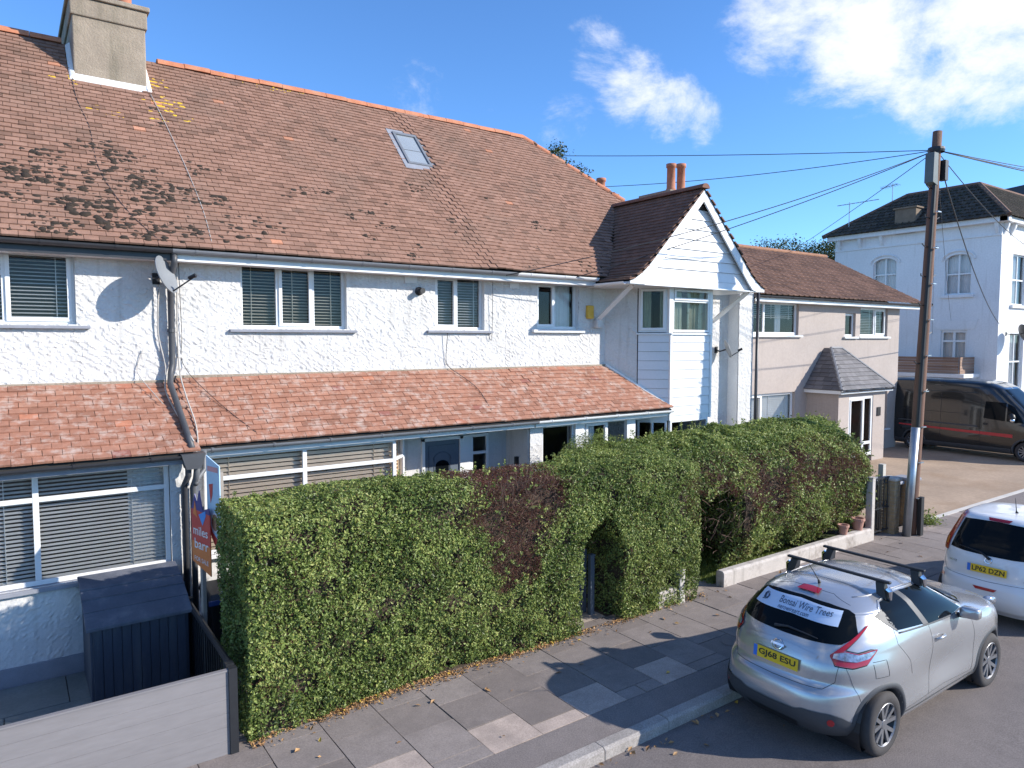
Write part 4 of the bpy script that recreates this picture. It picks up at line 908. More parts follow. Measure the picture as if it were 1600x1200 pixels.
# porch
px0, px1, py0 = 22.3, 25.3, 12.75
MB().box(px0, px0+.15, py0, by, .08, 2.6).box(px1-.15, px1, py0, by, .08, 2.6).box(px0+.15, 22.95, py0, py0+.15, .08, 2.6).box(24.5, px1-.15, py0, py0+.15, .08, 2.6).box(22.95, 24.5, py0, py0+.15, 2.38, 2.6).build('porch_wall', BEIGE, bh)
TP = plane_T(0, py0)
window(bh, TP, 22.95, 24.5, .3, 2.38, [.62], transom={1: .75}, fr=.1, depth=.02, sash=(0,))
MB().box(24.75, 24.98, py0-.03, py0, 1.65, 1.95).build('letter_box', BLACK, bh)
pe = 2.66; A = [(px0-.18, py0-.2, pe), (px1+.2, py0-.2, pe), (px1+.2, by, pe), (px0-.18, by, pe)]; P1, P2 = (23.3, by-.25, 4.02), (23.95, by-.25, 4.02)
pr_ = MB().add(A+[P1, P2, (P1[0], by, P1[2]), (P2[0], by, P2[2])], [(0, 1, 5, 4), (0, 4, 6, 3), (1, 2, 7, 5), (4, 5, 7, 6), (0, 3, 2, 1)]).build('porch_roof', DECK, bh)
def slope_rows(O0, O1, Q0, Q1, n, wdt, m):
    O0, O1, Q0, Q1 = map(Vector, (O0, O1, Q0, Q1)); u = (O1-O0).normalized(); mid = ((Q0+Q1)/2-(O0+O1)/2); v = (mid-u*mid.dot(u)); ln = v.length; v.normalize()
    joined_tiles(pr_, O0+v*-.02, u, v, n, lambda r: ((Q0-O0).dot(u)*r/n, (O1-O0).length+((Q1-O1).dot(u))*r/n), wdt, ln/n, m, .025)
slope_rows(A[0], A[1], P1, P2, 10, .3, TILE_SLATE)
slope_rows(A[3], A[0], (P1[0], by, P1[2]), P1, 10, .3, TILE_SLATE)
for p, q in ((A[0], P1), (A[1], P2), (P1, P2)): MB().tube([p, q], .055, 6).build('porch_hip', mat('lead_hip', (.2, .2, .215), .7, .1, 4), bh)
MB().box(px0-.16, px1+.18, py0-.18, py0-.15, pe-.14, pe-.03).box(px0-.16, px0-.13, py0-.15, by, pe-.14, pe-.03).build('porch_fascia', UPVC, bh); gutter(bh, px0-.2, px1+.2, py0-.22, pe-.03, .05, BLACKGUT)
# ================================================================ white Victorian house
vh = thing('victorian_house', 'tall white stuccoed Victorian house with arched sash windows and dark hipped roof', 'house', (40, 17, 0))
XV = 36.0; TV = plane_T(XV, 22, -90)              # a = 22 - y, faces -X
VW = [(3.06, 4.23, 6.72, 8.42), (6.46, 7.59, 6.4, 8.3), (6.37, 7.51, 2.8, 4.75)]
flat_wall(vh, TV, 1.0, 8.75, 0, 9.6, VW, VICW); 
TV2 = plane_T(0, 13.25); VF = [(37.3, 38.9, 5.9, 8.2), (37.3, 38.9, 2.0, 4.6), (41, 42.6, 5.9, 8.2), (41, 42.6, 2.0, 4.6)]
flat_wall(vh, TV2, XV+.2, 47, 0, 9.6, VF, VICW)
MB().box(XV+.25, 46.8, 20.9, 21.0, 0, 9.6).box(46.8, 47, 13.5, 21, 0, 9.6).build('back_wall', VICW, vh)
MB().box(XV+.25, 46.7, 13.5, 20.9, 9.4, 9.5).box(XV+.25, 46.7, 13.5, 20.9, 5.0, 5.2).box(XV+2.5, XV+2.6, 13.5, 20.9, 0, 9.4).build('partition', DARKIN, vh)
def arch_window(T, a0, a1, c0, c1, arch=True):
    f = window(vh, T, a0, a1, c0, c1, [.5], transom=(c0+c1)/2, fr=.07, depth=.1, curtain=[(0, 1, NET)])
    sill(vh, T, a0-.15, a1+.15, c0, VICW, .12, .14)
    if arch:                                    # segmental head filling the top corners
        mb = MB(T); n = 10; w_ = (a1-a0)/2; ac = (a0+a1)/2
        pts = [(ac+w_*math.cos(t), c1-.34+.30*math.sin(t)) for t in np.linspace(math.pi, 0, n)]
        poly = [(a0-.002, c1-.36)]+pts+[(a1+.002, c1-.36), (a1+.002, c1+.002), (a0-.002, c1+.002)]
        for s_ in (0, 1):
            half = [p for p in pts if (p[0] <= ac+.001)] if s_ == 0 else [p for p in pts if p[0] >= ac-.001]
            cor = (a0-.002, c1+.002) if s_ == 0 else (a1+.002, c1+.002); mid_ = (ac, c1+.002)
            ring = ([cor]+half+[(ac, c1-.04), mid_]) if s_ == 0 else ([mid_, (ac, c1-.04)]+half+[cor])
            mb.prism(ring, lambda a, c: (a, .003, c), lambda a, c: (a, -.17, c))
        mb.build('arch_head', VICW, f)
        MB(T).tube([(ac+(w_+.14)*math.cos(t), .02, c1-.3+.42*math.sin(t)) for t in np.linspace(math.pi, 0, 12)], .05, 5).build('hood_mould', VICW, f)
arch_window(TV, *VW[0]); arch_window(TV, *VW[1])
window(vh, TV, *VW[2], [.5], transom=4.25, fr=.1, depth=.06, curtain=[(0, 1, NET)])
MB(TV).prism([(6.1, 4.8), (7.8, 4.8), (7.95, 5.25), (5.95, 5.25)], lambda a, c: (a, 0, c), lambda a, c: (a, .025, c)).build('lintel', VICW, vh)
for v in VF: arch_window(TV2, *v, arch=False)
MB(TV).box(.7, 9.1, 0, .3, 9.5, 9.72).build('cornice', VICW, vh); MB(TV2).box(XV-.3, 47.3, 0, .3, 9.504, 9.724).build('cornice', VICW, vh)
for a in (1.2, 2.3, 3.4, 8.5): MB(TV).prism([(0, 9.5), (.22, 9.5), (.18, 9.3), (0, 8.95)], lambda b, c: (a, b, c), lambda b, c: (a+.14, b, c)).build('eaves_bracket', VICW, vh)
for x_ in (36.15, 36.9): MB(TV2).prism([(0, 9.5), (.22, 9.5), (.18, 9.3), (0, 8.95)], lambda b, c: (x_, b, c), lambda b, c: (x_+.14, b, c)).build('eaves_bracket', VICW, vh)
MB(TV).box(1.0, 8.75, 0, .05, 8.93, 9.0).build('string_course', VICW, vh)
e0, e1, rzv = 35.6, 47.4, 11.75
C4 = [(e0, 12.85, 9.74), (e1, 12.85, 9.74), (e1, 21.5, 9.74), (e0, 21.5, 9.74)]; R1, R2 = (38.2, 15.1, rzv), (38.2, 18.4, rzv); R3 = (45, 15.1, rzv)
vr = MB().add(C4+[R1, R2, R3], [(0, 4, 5, 3), (0, 1, 6, 4), (4, 6, 5), (5, 6, 1, 2), (3, 5, 2)]).build('roof', DECK, vh)
def vslope(O0, O1, Q0, Q1, n, wdt):
    O0, O1, Q0, Q1 = map(Vector, (O0, O1, Q0, Q1)); u = (O1-O0).normalized(); mid = ((Q0+Q1)/2-(O0+O1)/2); v = mid-u*mid.dot(u); ln = v.length; v.normalize()
    joined_tiles(vr, O0-v*.05, u, v, n, lambda r: ((Q0-O0).dot(u)*r/n, (O1-O0).length+(Q1-O1).dot(u)*r/n), wdt, ln/n, TILE_DARK, .05, .05)
vslope(C4[3], C4[0], R2, R1, 11, .3); vslope(C4[0], C4[1], R1, R3, 10, .3)
for p, q in ((C4[0], R1), (C4[3], R2), (R1, R2), (R1, R3)): MB().tube([p, q], .11, 8).build('hip_ridge', mat('hip_brown', (.16, .09, .065), .9, .2, 3), vr)
chimney(vh, 35.9, 36.5, 16.9, 17.9, 9.5, 10.75, [], False, mat('chimney_brick', (.2, .15, .11), .9, .15, 6, .004, 60))
nb = thing('neighbouring_house', 'dark slate roof rising behind the hipped roof of the Victorian house', 'house', (55, 16, 0))
MB().box(48, 62, 13.4, 19, 0, 10.2).build('wall', VICW, nb)
MB().hexa([(47.7, 13.1, 10.2), (62.3, 13.1, 10.2), (62.3, 19.6, 10.2), (47.7, 19.6, 10.2), (48.2, 13.6, 13.5), (62, 13.6, 13.5), (62, 18.6, 13.1), (48.2, 18.6, 13.1)]).build('mansard_roof', mat('slate_blue', (.05, .055, .07), .7, .1, 3), nb)
# side extension with a slatted cedar screen
ext = thing('side_extension', 'low white flat-roofed block below the cedar screen beside the Victorian house', 'extension', (35.2, 17, 0))
MB().box(34.45, 35.95, 14.0, 22, 0, 2.62).build('wall', VICW, ext); MB().box(34.35, 35.98, 13.9, 22.1, 2.62, 2.78).build('coping', VICW, ext)
scr = thing('cedar_screen', 'horizontal cedar board screen standing on the white flat roof', 'screen', (34.6, 15, 2.78))
for k in range(6):
    z0 = 2.79+k*.125
    for (a, b, c, d) in ((34.5, 34.54, 14.2, 17.0), (34.5, 34.54, 17.02, 20.5), (34.545, 35.97, 14.14, 14.18)):
        mb = MB(); mb.t = random.random(); mb.box(a, b, c, d, z0, z0+.115); mb.build('board', CEDAR, scr)
dish('satellite_dish', 'dark satellite dish bracketed off the white Victorian house corner', (36.9, 12.6, 4.6), -40, .4, METALDK, 13.25)
def aerial(label, loc, az, ln, nel):
    t = thing('television_aerial', label, 'aerial', loc, 'television aerials'); c = Vector(loc)
    MB().tube([c, c+Vector((0, 0, 1.5))], .025, 6).build('mast', GALV, t); d = Vector((math.cos(R(az)), math.sin(R(az)), .05)); s_ = Vector((-d.y, d.x, 0)); h = c+Vector((0, 0, 1.4))
    MB().tube([h-d*ln*.3, h+d*ln*.7], .02, 5).build('boom', GALV, t)
    for k in range(nel):
        p = h+d*ln*(-.28+.96*k/nel); MB().tube([p-s_*.17-Vector((0, 0, .05)), p+s_*.17+Vector((0, 0, .05))], .01, 4).build('element', GALV, t)
aerial('long television aerial above the hipped roof end', (36.2, 20.4, 10.0), -75, 2.0, 9); aerial('short television aerial pointing up beside the longer one', (38.2, 19.2, 11.0), 60, 1.5, 7)
# ================================================================ garden walls, gates, posts
lw = thing('low_garden_wall', 'low white-painted rendered wall running below the far hedge', 'wall', (12, 7.55, .1))
MB().prism([(7.49, .1), (7.66, .1), (7.66, .355), (7.63, .385), (7.52, .385), (7.49, .355)], lambda a, b: (9.72, a, b), lambda a, b: (14.5, a, b)).build('wall', LOWWALL, lw, bevel=.01)
lw2 = thing('low_garden_wall', 'short stub of white low wall half hidden under the near hedge', 'wall', (8.2, 7.5, .1))
MB().box(8.12, 8.52, 7.46, 7.6, .09, .38).build('wall', LOWWALL, lw2, bevel=.012)
pp = thing('concrete_gate_post', 'slim pale concrete post beside the garden path opening', 'post', (8.62, 7.48, .1)); MB().box(8.56, 8.68, 7.43, 7.55, .09, .62).build('post', CONCPOST, pp, bevel=.01)
MB().box(8.555, 8.685, 7.425, 7.555, .62, .65).build('cap', CONCPOST, pp, bevel=.01)
pp = thing('concrete_gate_post', 'tall white concrete gate post at the end of the low wall', 'post', (14.56, 7.57, .1)); MB().box(14.5, 14.62, 7.5, 7.64, .09, 1.42).build('post', LOWWALL, pp, bevel=.012)
MB().box(14.49, 14.63, 7.49, 7.65, 1.42, 1.45).build('cap', LOWWALL, pp, bevel=.01)
ig = thing('iron_gate', 'black wrought iron garden gate between white post and brick pier', 'gate', (15, 7.6, .15))
for x_ in np.linspace(14.68, 15.32, 5): MB().tube([(x_, 7.6, .2), (x_, 7.6, 1.36)], .012, 6).build('bar', METALDK, ig)
for z_ in (.24, .72, 1.36): MB().box(14.63, 15.36, 7.585, 7.615, z_-.014, z_+.014).build('rail', METALDK, ig)
for k in range(4):
    xx = 14.76+.16*k; MB().tube([(xx+.055*math.cos(t), 7.6, .8+.055*math.sin(t)) for t in np.linspace(0, 2*math.pi, 13)], .008, 5).build('scroll', METALDK, ig); MB().tube([(xx+.05*math.cos(t), 7.6, 1.28+.05*math.sin(t)) for t in np.linspace(0, 2*math.pi, 13)], .008, 5).build('scroll', METALDK, ig)
def brick_pier(label, x0, x1, y0, y1, z1, cap):
    t = thing('brick_pier', label, 'pier', ((x0+x1)/2, (y0+y1)/2, .1)); MB().box(x0+.008, x1-.008, y0+.008, y1-.008, .08, z1).build('core', MORTAR, t)
    z = .1; r = 0
    while z < z1-.02:
        zt = min(z+.065, z1)
        w_, dpt = x1-x0, y1-y0; f = .62 if r % 2 else .38
        for (a, b, c, d) in ((x0, x0+w_*f-.005, y0, y0+.1), (x0+w_*f+.005, x1, y0, y0+.1), (x0, x0+.1, y0+.11, y1), (x1-.1, x1, y0+.11, y1)):
            MB().box(a, b, c, d, z, zt).build('brick', BRICK, t)
        z += .075; r += 1
    MB().box(x0-.03, x1+.03, y0-.03, y1+.03, z1, z1+.07).build('cap', cap, t, bevel=.02); return t
brick_pier('yellow brick gate pier with rounded pale cap beside the iron gate', 15.38, 15.62, 7.48, 7.74, 1.27, CONCPOST)
brick_pier('yellow brick drive pier with grey cap behind the telegraph pole', 16.45, 16.75, 7.6, 8.0, 1.12, SILLGREY)
fp = thing('fence_panel', 'dark weathered timber fence panel beyond the iron gate', 'fence', (15.7, 9, .1))
for k in range(12): MB().box(16.12, 16.15, 8.75+k*.2, 8.94+k*.2, .12, 1.45).build('board', mat('weathered_board', (.13, .11, .09), .9, .2, 4), fp)
MB().box(15.66, 15.78, 7.88, 7.99, .1, 1.55).build('post', CONCPOST, fp)
wb = thing('wheelie_bin', 'dark grey wheelie bin with pale lid behind the pole', 'bin', (16.1, 8.1, .1)); MB().hexa([(15.88, 7.85, .10), (16.32, 7.85, .10), (16.32, 8.3, .10), (15.88, 8.3, .10), (15.83, 7.8, 1.05), (16.38, 7.8, 1.05), (16.38, 8.36, 1.05), (15.83, 8.36, 1.05)]).build('body', BLACK, wb, bevel=.02)
MB().box(15.81, 16.4, 7.76, 8.4, 1.05, 1.12).build('lid', SILLGREY, wb, bevel=.02)
for x_, y_, s in ((14.18, 7.62, 1), (13.6, 7.6, .8)):
    fpot = thing('flower_pot', 'terracotta flower pot standing on the low wall near the white post' if s == 1 else 'smaller terracotta pot tucked under the hedge on the low wall', 'flower pot', (x_, y_, .385))
    MB().lathe([(0, 0), (.085*s, 0), (.125*s, .2*s), (.14*s, .2*s), (.14*s, .25*s), (.11*s, .25*s), (.1*s, .2*s), (0, .2*s)], (x_, y_, .383), 20).build('pot', mat('pink_terracotta', (.42, .23, .18), .85, .1, 5), fpot, smooth=False)
sp_ = thing('side_gate', 'narrow dark navy gate standing inside the hedge archway', 'gate', (6.8, 8.0, .1))
for k in range(6): MB().box(6.48+k*.1, 6.575+k*.1, 7.98, 8.0, .14, 1.12).build('board', NAVY, sp_)
MB().box(6.48, 7.08, 8.001, 8.03, .3, .4).box(6.48, 7.08, 8.001, 8.03, .85, .95).build('rail', NAVY, sp_)
gp = thing('timber_gate_post', 'grey timber gate post in the hedge archway', 'post', (7.14, 7.95, .1)); MB().box(7.09, 7.17, 7.90, 7.97, .09, 1.02).build('post', DOORGREY, gp, bevel=.006); MB().box(7.085, 7.185, 7.895, 7.975, 1.02, 1.04).build('cap', DOORGREY, gp, bevel=.004)
# left front boundary
cf = thing('composite_fence', 'low grey composite board fence along the pavement with black end posts', 'fence', (.3, 7.3, .1))
for k in range(6): MB().box(-3.0, 1.70, 7.285, 7.315, .12+k*.142, .12+k*.142+.1405).build('board', COMPOSITE, cf, bevel=.001)
MB().box(-3, 1.70, 7.275, 7.325, .972, .99).build('capping', COMPOSITE, cf)
for y_ in (7.3, 7.42): MB().box(1.70, 1.78, y_-.04, y_+.04, .09, 1.0).build('post', METALDK, cf)
rl = thing('metal_railing', 'dark metal railing between the two front gardens beside the hedge', 'railing', (1.78, 8.4, .1))
MB().tube([(1.76, 7.45, .96), (1.76, 9.5, .99)], .035, 8).build('top_rail', METALDK, rl)
for k in range(18): MB().tube([(1.77, 7.52+k*.112, .1), (1.77, 7.52+k*.112, .95)], .011, 5).build('bar', METALDK, rl)
MB().box(1.73, 1.81, 9.45, 9.53, .09, 1.05).build('post', METALDK, rl)
# bin store
bs = thing('bin_store', 'navy boarded bin store with sloping felted lid under the bay window', 'bin store', (1.2, 9.7, .1))
bx0, bx1, y0s, y1s = .66, 1.70, 9.2, 10.18
for k in range(10): a = bx0+.03+k*(bx1-bx0-.06)/10; MB().box(a, a+(bx1-bx0-.06)/10-.006, y0s-.018, y0s+.004, .14, .98).build('board', NAVY, bs, bevel=.003)
MB().prism([(y0s, .12), (y1s, .12), (y1s, 1.29), (y1s-.42, 1.22), (y0s, .99)], lambda a, b: (bx0, a, b), lambda a, b: (bx1, a, b)).build('carcass', NAVY, bs, bevel=.008)
MB().hexa([(bx0-.04, y0s-.05, .975), (bx1+.04, y0s-.05, .975), (bx1+.04, y1s-.4, 1.235), (bx0-.04, y1s-.4, 1.235), (bx0-.04, y0s-.05, 1.02), (bx1+.04, y0s-.05, 1.02), (bx1+.04, y1s-.4, 1.275), (bx0-.04, y1s-.4, 1.275)]).build('lid', NAVYFELT, bs, bevel=.01)
MB().hexa([(bx0-.04, y1s-.39, 1.245), (bx1+.04, y1s-.39, 1.245), (bx1+.04, y1s+.02, 1.31), (bx0-.04, y1s+.02, 1.31), (bx0-.04, y1s-.39, 1.29), (bx1+.04, y1s-.39, 1.29), (bx1+.04, y1s+.02, 1.35), (bx0-.04, y1s+.02, 1.35)]).build('lid', NAVYFELT, bs, bevel=.01)
for y_, z_ in ((9.42, 1.12), (9.62, 1.21)): MB().box(bx0-.04, bx1+.04, y_-.015, y_+.015, z_-.02, z_+.012).build('batten', NAVYFELT, bs)
for x_, y_, c_, l_ in ((2.25, 9.6, BLACK, 'black wheelie bin with blue rim beside the sale boards'),):
    wb = thing('wheelie_bin', l_, 'bin', (x_, y_, .1)); MB().hexa([(x_-.22, y_-.25, .12), (x_+.22, y_-.25, .12), (x_+.22, y_+.25, .12), (x_-.22, y_+.25, .12), (x_-.28, y_-.3, 1.0), (x_+.28, y_-.3, 1.0), (x_+.28, y_+.3, 1.0), (x_-.28, y_+.3, 1.0)]).build('body', c_, wb, bevel=.02)
    MB().hexa([(x_-.3, y_-.33, 1.0), (x_+.3, y_-.33, 1.0), (x_+.3, y_+.33, 1.0), (x_-.3, y_+.33, 1.0), (x_-.26, y_-.25, 1.07), (x_+.26, y_-.25, 1.07), (x_+.26, y_+.3, 1.09), (x_-.26, y_+.3, 1.09)]).build('lid', PLATEBLUE if 0 else BLACK, wb, bevel=.02); MB().box(x_-.3, x_+.3, y_-.345, y_-.33, .96, 1.02).build('rim', mat('bin_blue', (.03, .06, .2), .5), wb)
# ---- sale boards on timber posts
def sale_board(label, O, ang, w_, h_, parts):
    t = thing('sale_board', label, 'sign', (O[0], O[1], .1)); T = plane_T(O[0], O[1], ang); return t, T
sb, T = sale_board('orange and red estate agent sale board with torn purple and blue top, near the downpipe', (1.75, 9.12), -72, .42, .9, None)
z0 = 1.55; w_ = .40
MB(T).box(w_*.35, w_*.35+.05, -.06, -.015, .1, 2.3).build('post', PINE, sb)
MB(T).prism([(0, z0+.08), (w_, z0-.05), (w_, z0+.30), (0, z0+.33)], lambda a, c: (a, -.012, c), lambda a, c: (a, 0, c)).build('panel', SIGNORANGE, sb)
MB(T).prism([(0, z0+.33), (w_, z0+.30), (w_, z0+.68), (0, z0+.72)], lambda a, c: (a, -.012, c), lambda a, c: (a, 0, c)).build('panel', SIGNRED, sb)
MB(T).prism([(0, z0+.72), (w_, z0+.68), (w_*.95, z0+.76), (w_*.6, z0+.72), (w_*.45, z0+.95), (w_*.3, z0+.78), (w_*.2, z0+.9), (.02, z0+.76)], lambda a, c: (a, -.012, c), lambda a, c: (a, 0, c)).build('panel', SIGNNAVY, sb)
MB(T).prism([(w_*.42, z0+.66), (w_*.62, z0+.54), (w_*.8, z0+.66), (w_*.78, z0+.72)], lambda a, c: (a, .001, c), lambda a, c: (a, .004, c)).build('logo', SIGNCYAN, sb)
MB(T).prism([(w_*.12, z0+.66), (w_*.34, z0+.62), (w_*.22, z0+.82)], lambda a, c: (a, .001, c), lambda a, c: (a, .004, c)).build('logo', SIGNORANGE, sb)
lettering('miles', .31, lambda a, b: T(w_*.5+a, .004, z0+.46+b-.05*a), UPVC, sb, .11, .01); lettering('barr', .3, lambda a, b: T(w_*.54+a, .004, z0+.30+b-.05*a), UPVC, sb, .12, .01)
lettering('FOR SALE', .30, lambda a, b: T(w_*.52+a, .004, z0+.11+b-.1*a), UPVC, sb, .055, .005)
sb2, T2 = sale_board('tall pale blue estate agent board with red foot and round portrait, against the hedge end', (1.89, 8.92), -77, .3, 1.1, None); w2 = .32; z2 = 1.86
MB(T2).box(w2-.05, w2, -.05, -.013, .1, 2.75).build('post', PINE, sb2)
MB(T2).prism([(0, z2+.35), (w2*.4, z2+.15), (w2, z2+.05), (w2, z2+.96), (0, z2+1.06)], lambda a, c: (a, -.012, c), lambda a, c: (a, 0, c)).build('panel', SIGNBLUE, sb2)
MB(T2).prism([(0, z2+.35), (0, z2+.2), (w2*.5, z2+.02), (w2, z2-.08), (w2, z2+.05), (w2*.4, z2+.15)], lambda a, c: (a, -.012, c), lambda a, c: (a, .001, c)).build('panel', SIGNRED, sb2)
MB(T2).prism([(w2*.62+.095*math.cos(t), z2+.28+.12*math.sin(t)) for t in np.linspace(0, 2*math.pi, 20)[:-1]], lambda a, c: (a, .002, c), lambda a, c: (a, .004, c)).build('portrait_ring', UPVC, sb2)
MB(T2).prism([(w2*.62+.08*math.cos(t), z2+.28+.10*math.sin(t)) for t in np.linspace(0, 2*math.pi, 20)[:-1]], lambda a, c: (a, .005, c), lambda a, c: (a, .006, c)).build('portrait', SKIN, sb2)
MB(T2).prism([(w2*.2, z2+.72), (w2*.5, z2+.74), (w2*.45, z2+.6), (w2*.3, z2+.5)], lambda a, c: (a, .002, c), lambda a, c: (a, .004, c)).build('logo', SIGNRED, sb2)
MB(T2).box(w2*.1, w2*.9, .002, .004, z2+.88, z2+.94).build('lettering_band', mat('faded_red', (.6, .3, .3), .6), sb2)
# ================================================================ telegraph pole and wires
tp = thing('telegraph_pole', 'leaning brown wooden telegraph pole with step irons and grey junction box', 'pole', (15.72, 7.3, .1))
PB, PT = Vector((15.72, 7.3, .05)), Vector((16.33, 7.3, 8.72))
pol = lambda t: PB+(PT-PB)*t
MB().tube([pol(t) for t in np.linspace(0, 1, 12)], [.122-.032*t for t in np.linspace(0, 1, 12)], 16).build('shaft', WOODPOLE, tp, smooth=True)
MB().tube([pol(t)+Vector((-.115+.03*t, -.06+.01*t, 0)) for t in np.linspace(.27, .95, 8)], .045, 8).build('cable_duct', BLACK, tp)
MB().tube([pol(.005)+Vector((-.22, -.03, 0)), pol(.275)+Vector((-.2, -.06, 0))], .085, 14).build('steel_guard', GALV, tp, smooth=True)
MB().box(*[c for c in (pol(.0).x-.0, pol(0).x+.12, 7.08, 7.16, .08, .95)]).build('steel_channel', BLACK, tp)
MB(lambda a, b, c: tuple(pol(.93)+Vector((a, b, c)))).hexa([(-.30, -.1, -.5), (-.09, -.1, -.55), (-.09, .08, -.55), (-.30, .08, -.5), (-.28, -.1, .12), (-.1, -.1, .12), (-.1, .08, .12), (-.28, .08, .12)]).build('junction_box', mat('box_grey', (.09, .12, .13), .6), tp)
MB(lambda a, b, c: tuple(pol(.93)+Vector((a, b, c)))).box(.1, .24, -.16, -.02, -.42, .0).build('junction_box', BLACK, tp)
MB().lathe([(.16, -.05), (.17, 0), (.16, .05)], tuple(pol(.955)), 14).build('ring_bracket', METALDK, tp)
for k, t in enumerate(np.linspace(.36, .86, 8)):
    p = pol(t); s = -1 if k % 2 else 1
    MB().tube([p, p+Vector((.22*s*.6, -.22*.6*s*.0-.0, .0))+Vector((.1*s, -.12*s*0, 0)), p+Vector((.34*s, 0, .05))], .012, 5).build('step_iron', METALDK, tp)
    if k > 2: MB().tube([p+Vector((0, 0, -.02)), p+Vector((-.3*s, 0, 0)), p+Vector((-.3*s, 0, .05))], .012, 5).build('step_iron', METALDK, tp)
for t in np.linspace(.1, .8, 9): MB().box(pol(t).x-.12, pol(t).x+.02, 7.12, 7.17, pol(t).z, pol(t).z+.02).build('staple', GALV, tp)
WT = pol(.955)
def wire(label, end, sag, r=.009, start=None):
    A = Vector(start or WT); B = Vector(end); pts = []
    for t in np.linspace(0, 1, 25): pts.append(A+(B-A)*t-Vector((0, 0, sag*4*t*(1-t))))
    o = MB().tube(pts, r, 5).build('telephone_wire', WIRE, None, smooth=True); o['label'] = label; o['category'] = 'wire'; o['group'] = 'telephone wires from the pole'
wire('telephone wire running level over the terrace ridge behind the tree', (10.4, 19.5, 9.95), .1)
wire('telephone wire dropping to the small chimney behind the hip', (14.8, 16.1, 8.9), .12)
wire('telephone wire crossing the gable top to the end house fascia', (9.3, 11.0, 5.52), .12)
wire('telephone wire crossing the gable boards to the middle house fascia', (7.7, 11.0, 5.5), .2)
wire('telephone wire falling across the sky past the aerials to the brown roof', (27.2, 17.8, 8.05), .05)
wire('upper telephone wire leading away over the road', (44, 3, 9.6), .5)
wire('middle telephone wire leading away over the road', (40, 1, 9.0), .5)
wire('thick lower telephone wire leading away over the road', (34, 2.5, 7.9), .3, .012)
wire('twisted telephone wire drooping to the white house corner', (36, 13.2, 5.0), .5, .014)
wire('telephone wire to the eaves of the white house front', (37.5, 12.9, 8.6), .2)
wire('second telephone wire to the eaves of the white house front', (38.6, 12.9, 8.4), .25)
wire('thin telephone wire down to the white house side wall', (36, 15.2, 5.2), .2, .006)
wire('thin telephone wire to the french window side of the white house', (36, 16, 4.6), .2, .006)
# ================================================================ foliage
def leaf_cloud(name, P, Nn, m, parent, size, tint, narrow=None, kind='stuff', spread=.7):
    """one small folded leaf per point; P points, Nn preferred normals"""
    n = len(P); r = RNG.normal(size=(n, 3)); nn = Nn*.75+r*spread; nn[:, 2] += .25; nn /= np.linalg.norm(nn, axis=1)[:, None]
    d = RNG.normal(size=(n, 3)); d -= nn*(d*nn).sum(1)[:, None]; d /= np.linalg.norm(d, axis=1)[:, None]; s = np.cross(nn, d)
    L_ = (size*RNG.uniform(.55, 1.5, n))[:, None]; wd = L_*(.52 if narrow is None else np.where(narrow, .16, .52)[:, None])
    V = np.stack([P-d*L_*.5, P+s*wd*.5+nn*L_*.12, P+d*L_*.5, P-s*wd*.5+nn*L_*.12], 1).reshape(-1, 3)
    F = np.arange(4*n).reshape(-1, 4); tri = np.concatenate([F[:, [0, 1, 2]], F[:, [0, 2, 3]]])
    return npmesh(name, V, tri, m, parent, kind=kind, tint=np.concatenate([tint, tint]))
def hedge_points(sect, x0, x1, dens, hole, xw=1.):
    """sample the hedge surface: sect(x) -> [(y, z)...] from front bottom over the top to back bottom"""
    out = []; nrm = []
    nst = 40; xsn = np.linspace(x0, x1, nst)
    for i in range(nst-1):
        xa, xb = xsn[i], xsn[i+1]; S = np.array(sect((xa+xb)/2)); seg = np.linalg.norm(S[1:]-S[:-1], axis=1); cum = np.concatenate([[0], np.cumsum(seg)])
        n = int(dens*(xb-xa)*cum[-1]); 
        if n == 0: continue
        t = RNG.uniform(0, cum[-1], n); k = np.clip(np.searchsorted(cum, t)-1, 0, len(seg)-1); f = (t-cum[k])/seg[k]
        yz = S[k]+(S[k+1]-S[k])*f[:, None]; dv = (S[k+1]-S[k])/seg[k][:, None]
        out.append(np.column_stack([RNG.uniform(xa, xb, n), yz])); nrm.append(np.column_stack([np.zeros(n), -dv[:, 1], dv[:, 0]]))
    return np.concatenate(out), np.concatenate(nrm)
def grow(P, Nn, lump=.21):
    b = fbm(P[:, 0]*1.7, P[:, 1]*1.7, P[:, 2]*1.7, 3)-.5; f = fbm(P[:, 0]*7, P[:, 1]*7, P[:, 2]*7, 2)-.5
    dep = RNG.exponential(.045, len(P)); Q = P+Nn*(lump*b+.07*f-dep+.02)[:, None]
    keep = (fbm(P[:, 0]*5+3, P[:, 1]*5, P[:, 2]*5, 2) > .37) | (RNG.random(len(P)) < .25)
    return Q, keep
def green(P, bias=0):
    c = fbm(P[:, 0]*2.2, P[:, 1]*2.2, P[:, 2]*2.2, 3); fine = RNG.normal(.03, .2, len(P))
    t = .42+(c-.5)*.9+fine+bias; t = np.clip(t, .02, .80); y = RNG.random(len(P)) < .02; t[y] = .84; return t
hedge = thing('privet_hedge', 'tall clipped privet hedge with pointed archway and brown dead patch along the pavement', 'hedge', (5, 8, .1), 'clipped garden hedges')
hedge2 = thing('privet_hedge', 'rounded overgrown privet hedge above the low white wall, browning on top edge', 'hedge', (12, 8.5, .1), 'clipped garden hedges')
ytop = lambda x: 2.46-.03*math.sin(x*1.3)-.12*max(0, min(1, (x-6.0)/3))
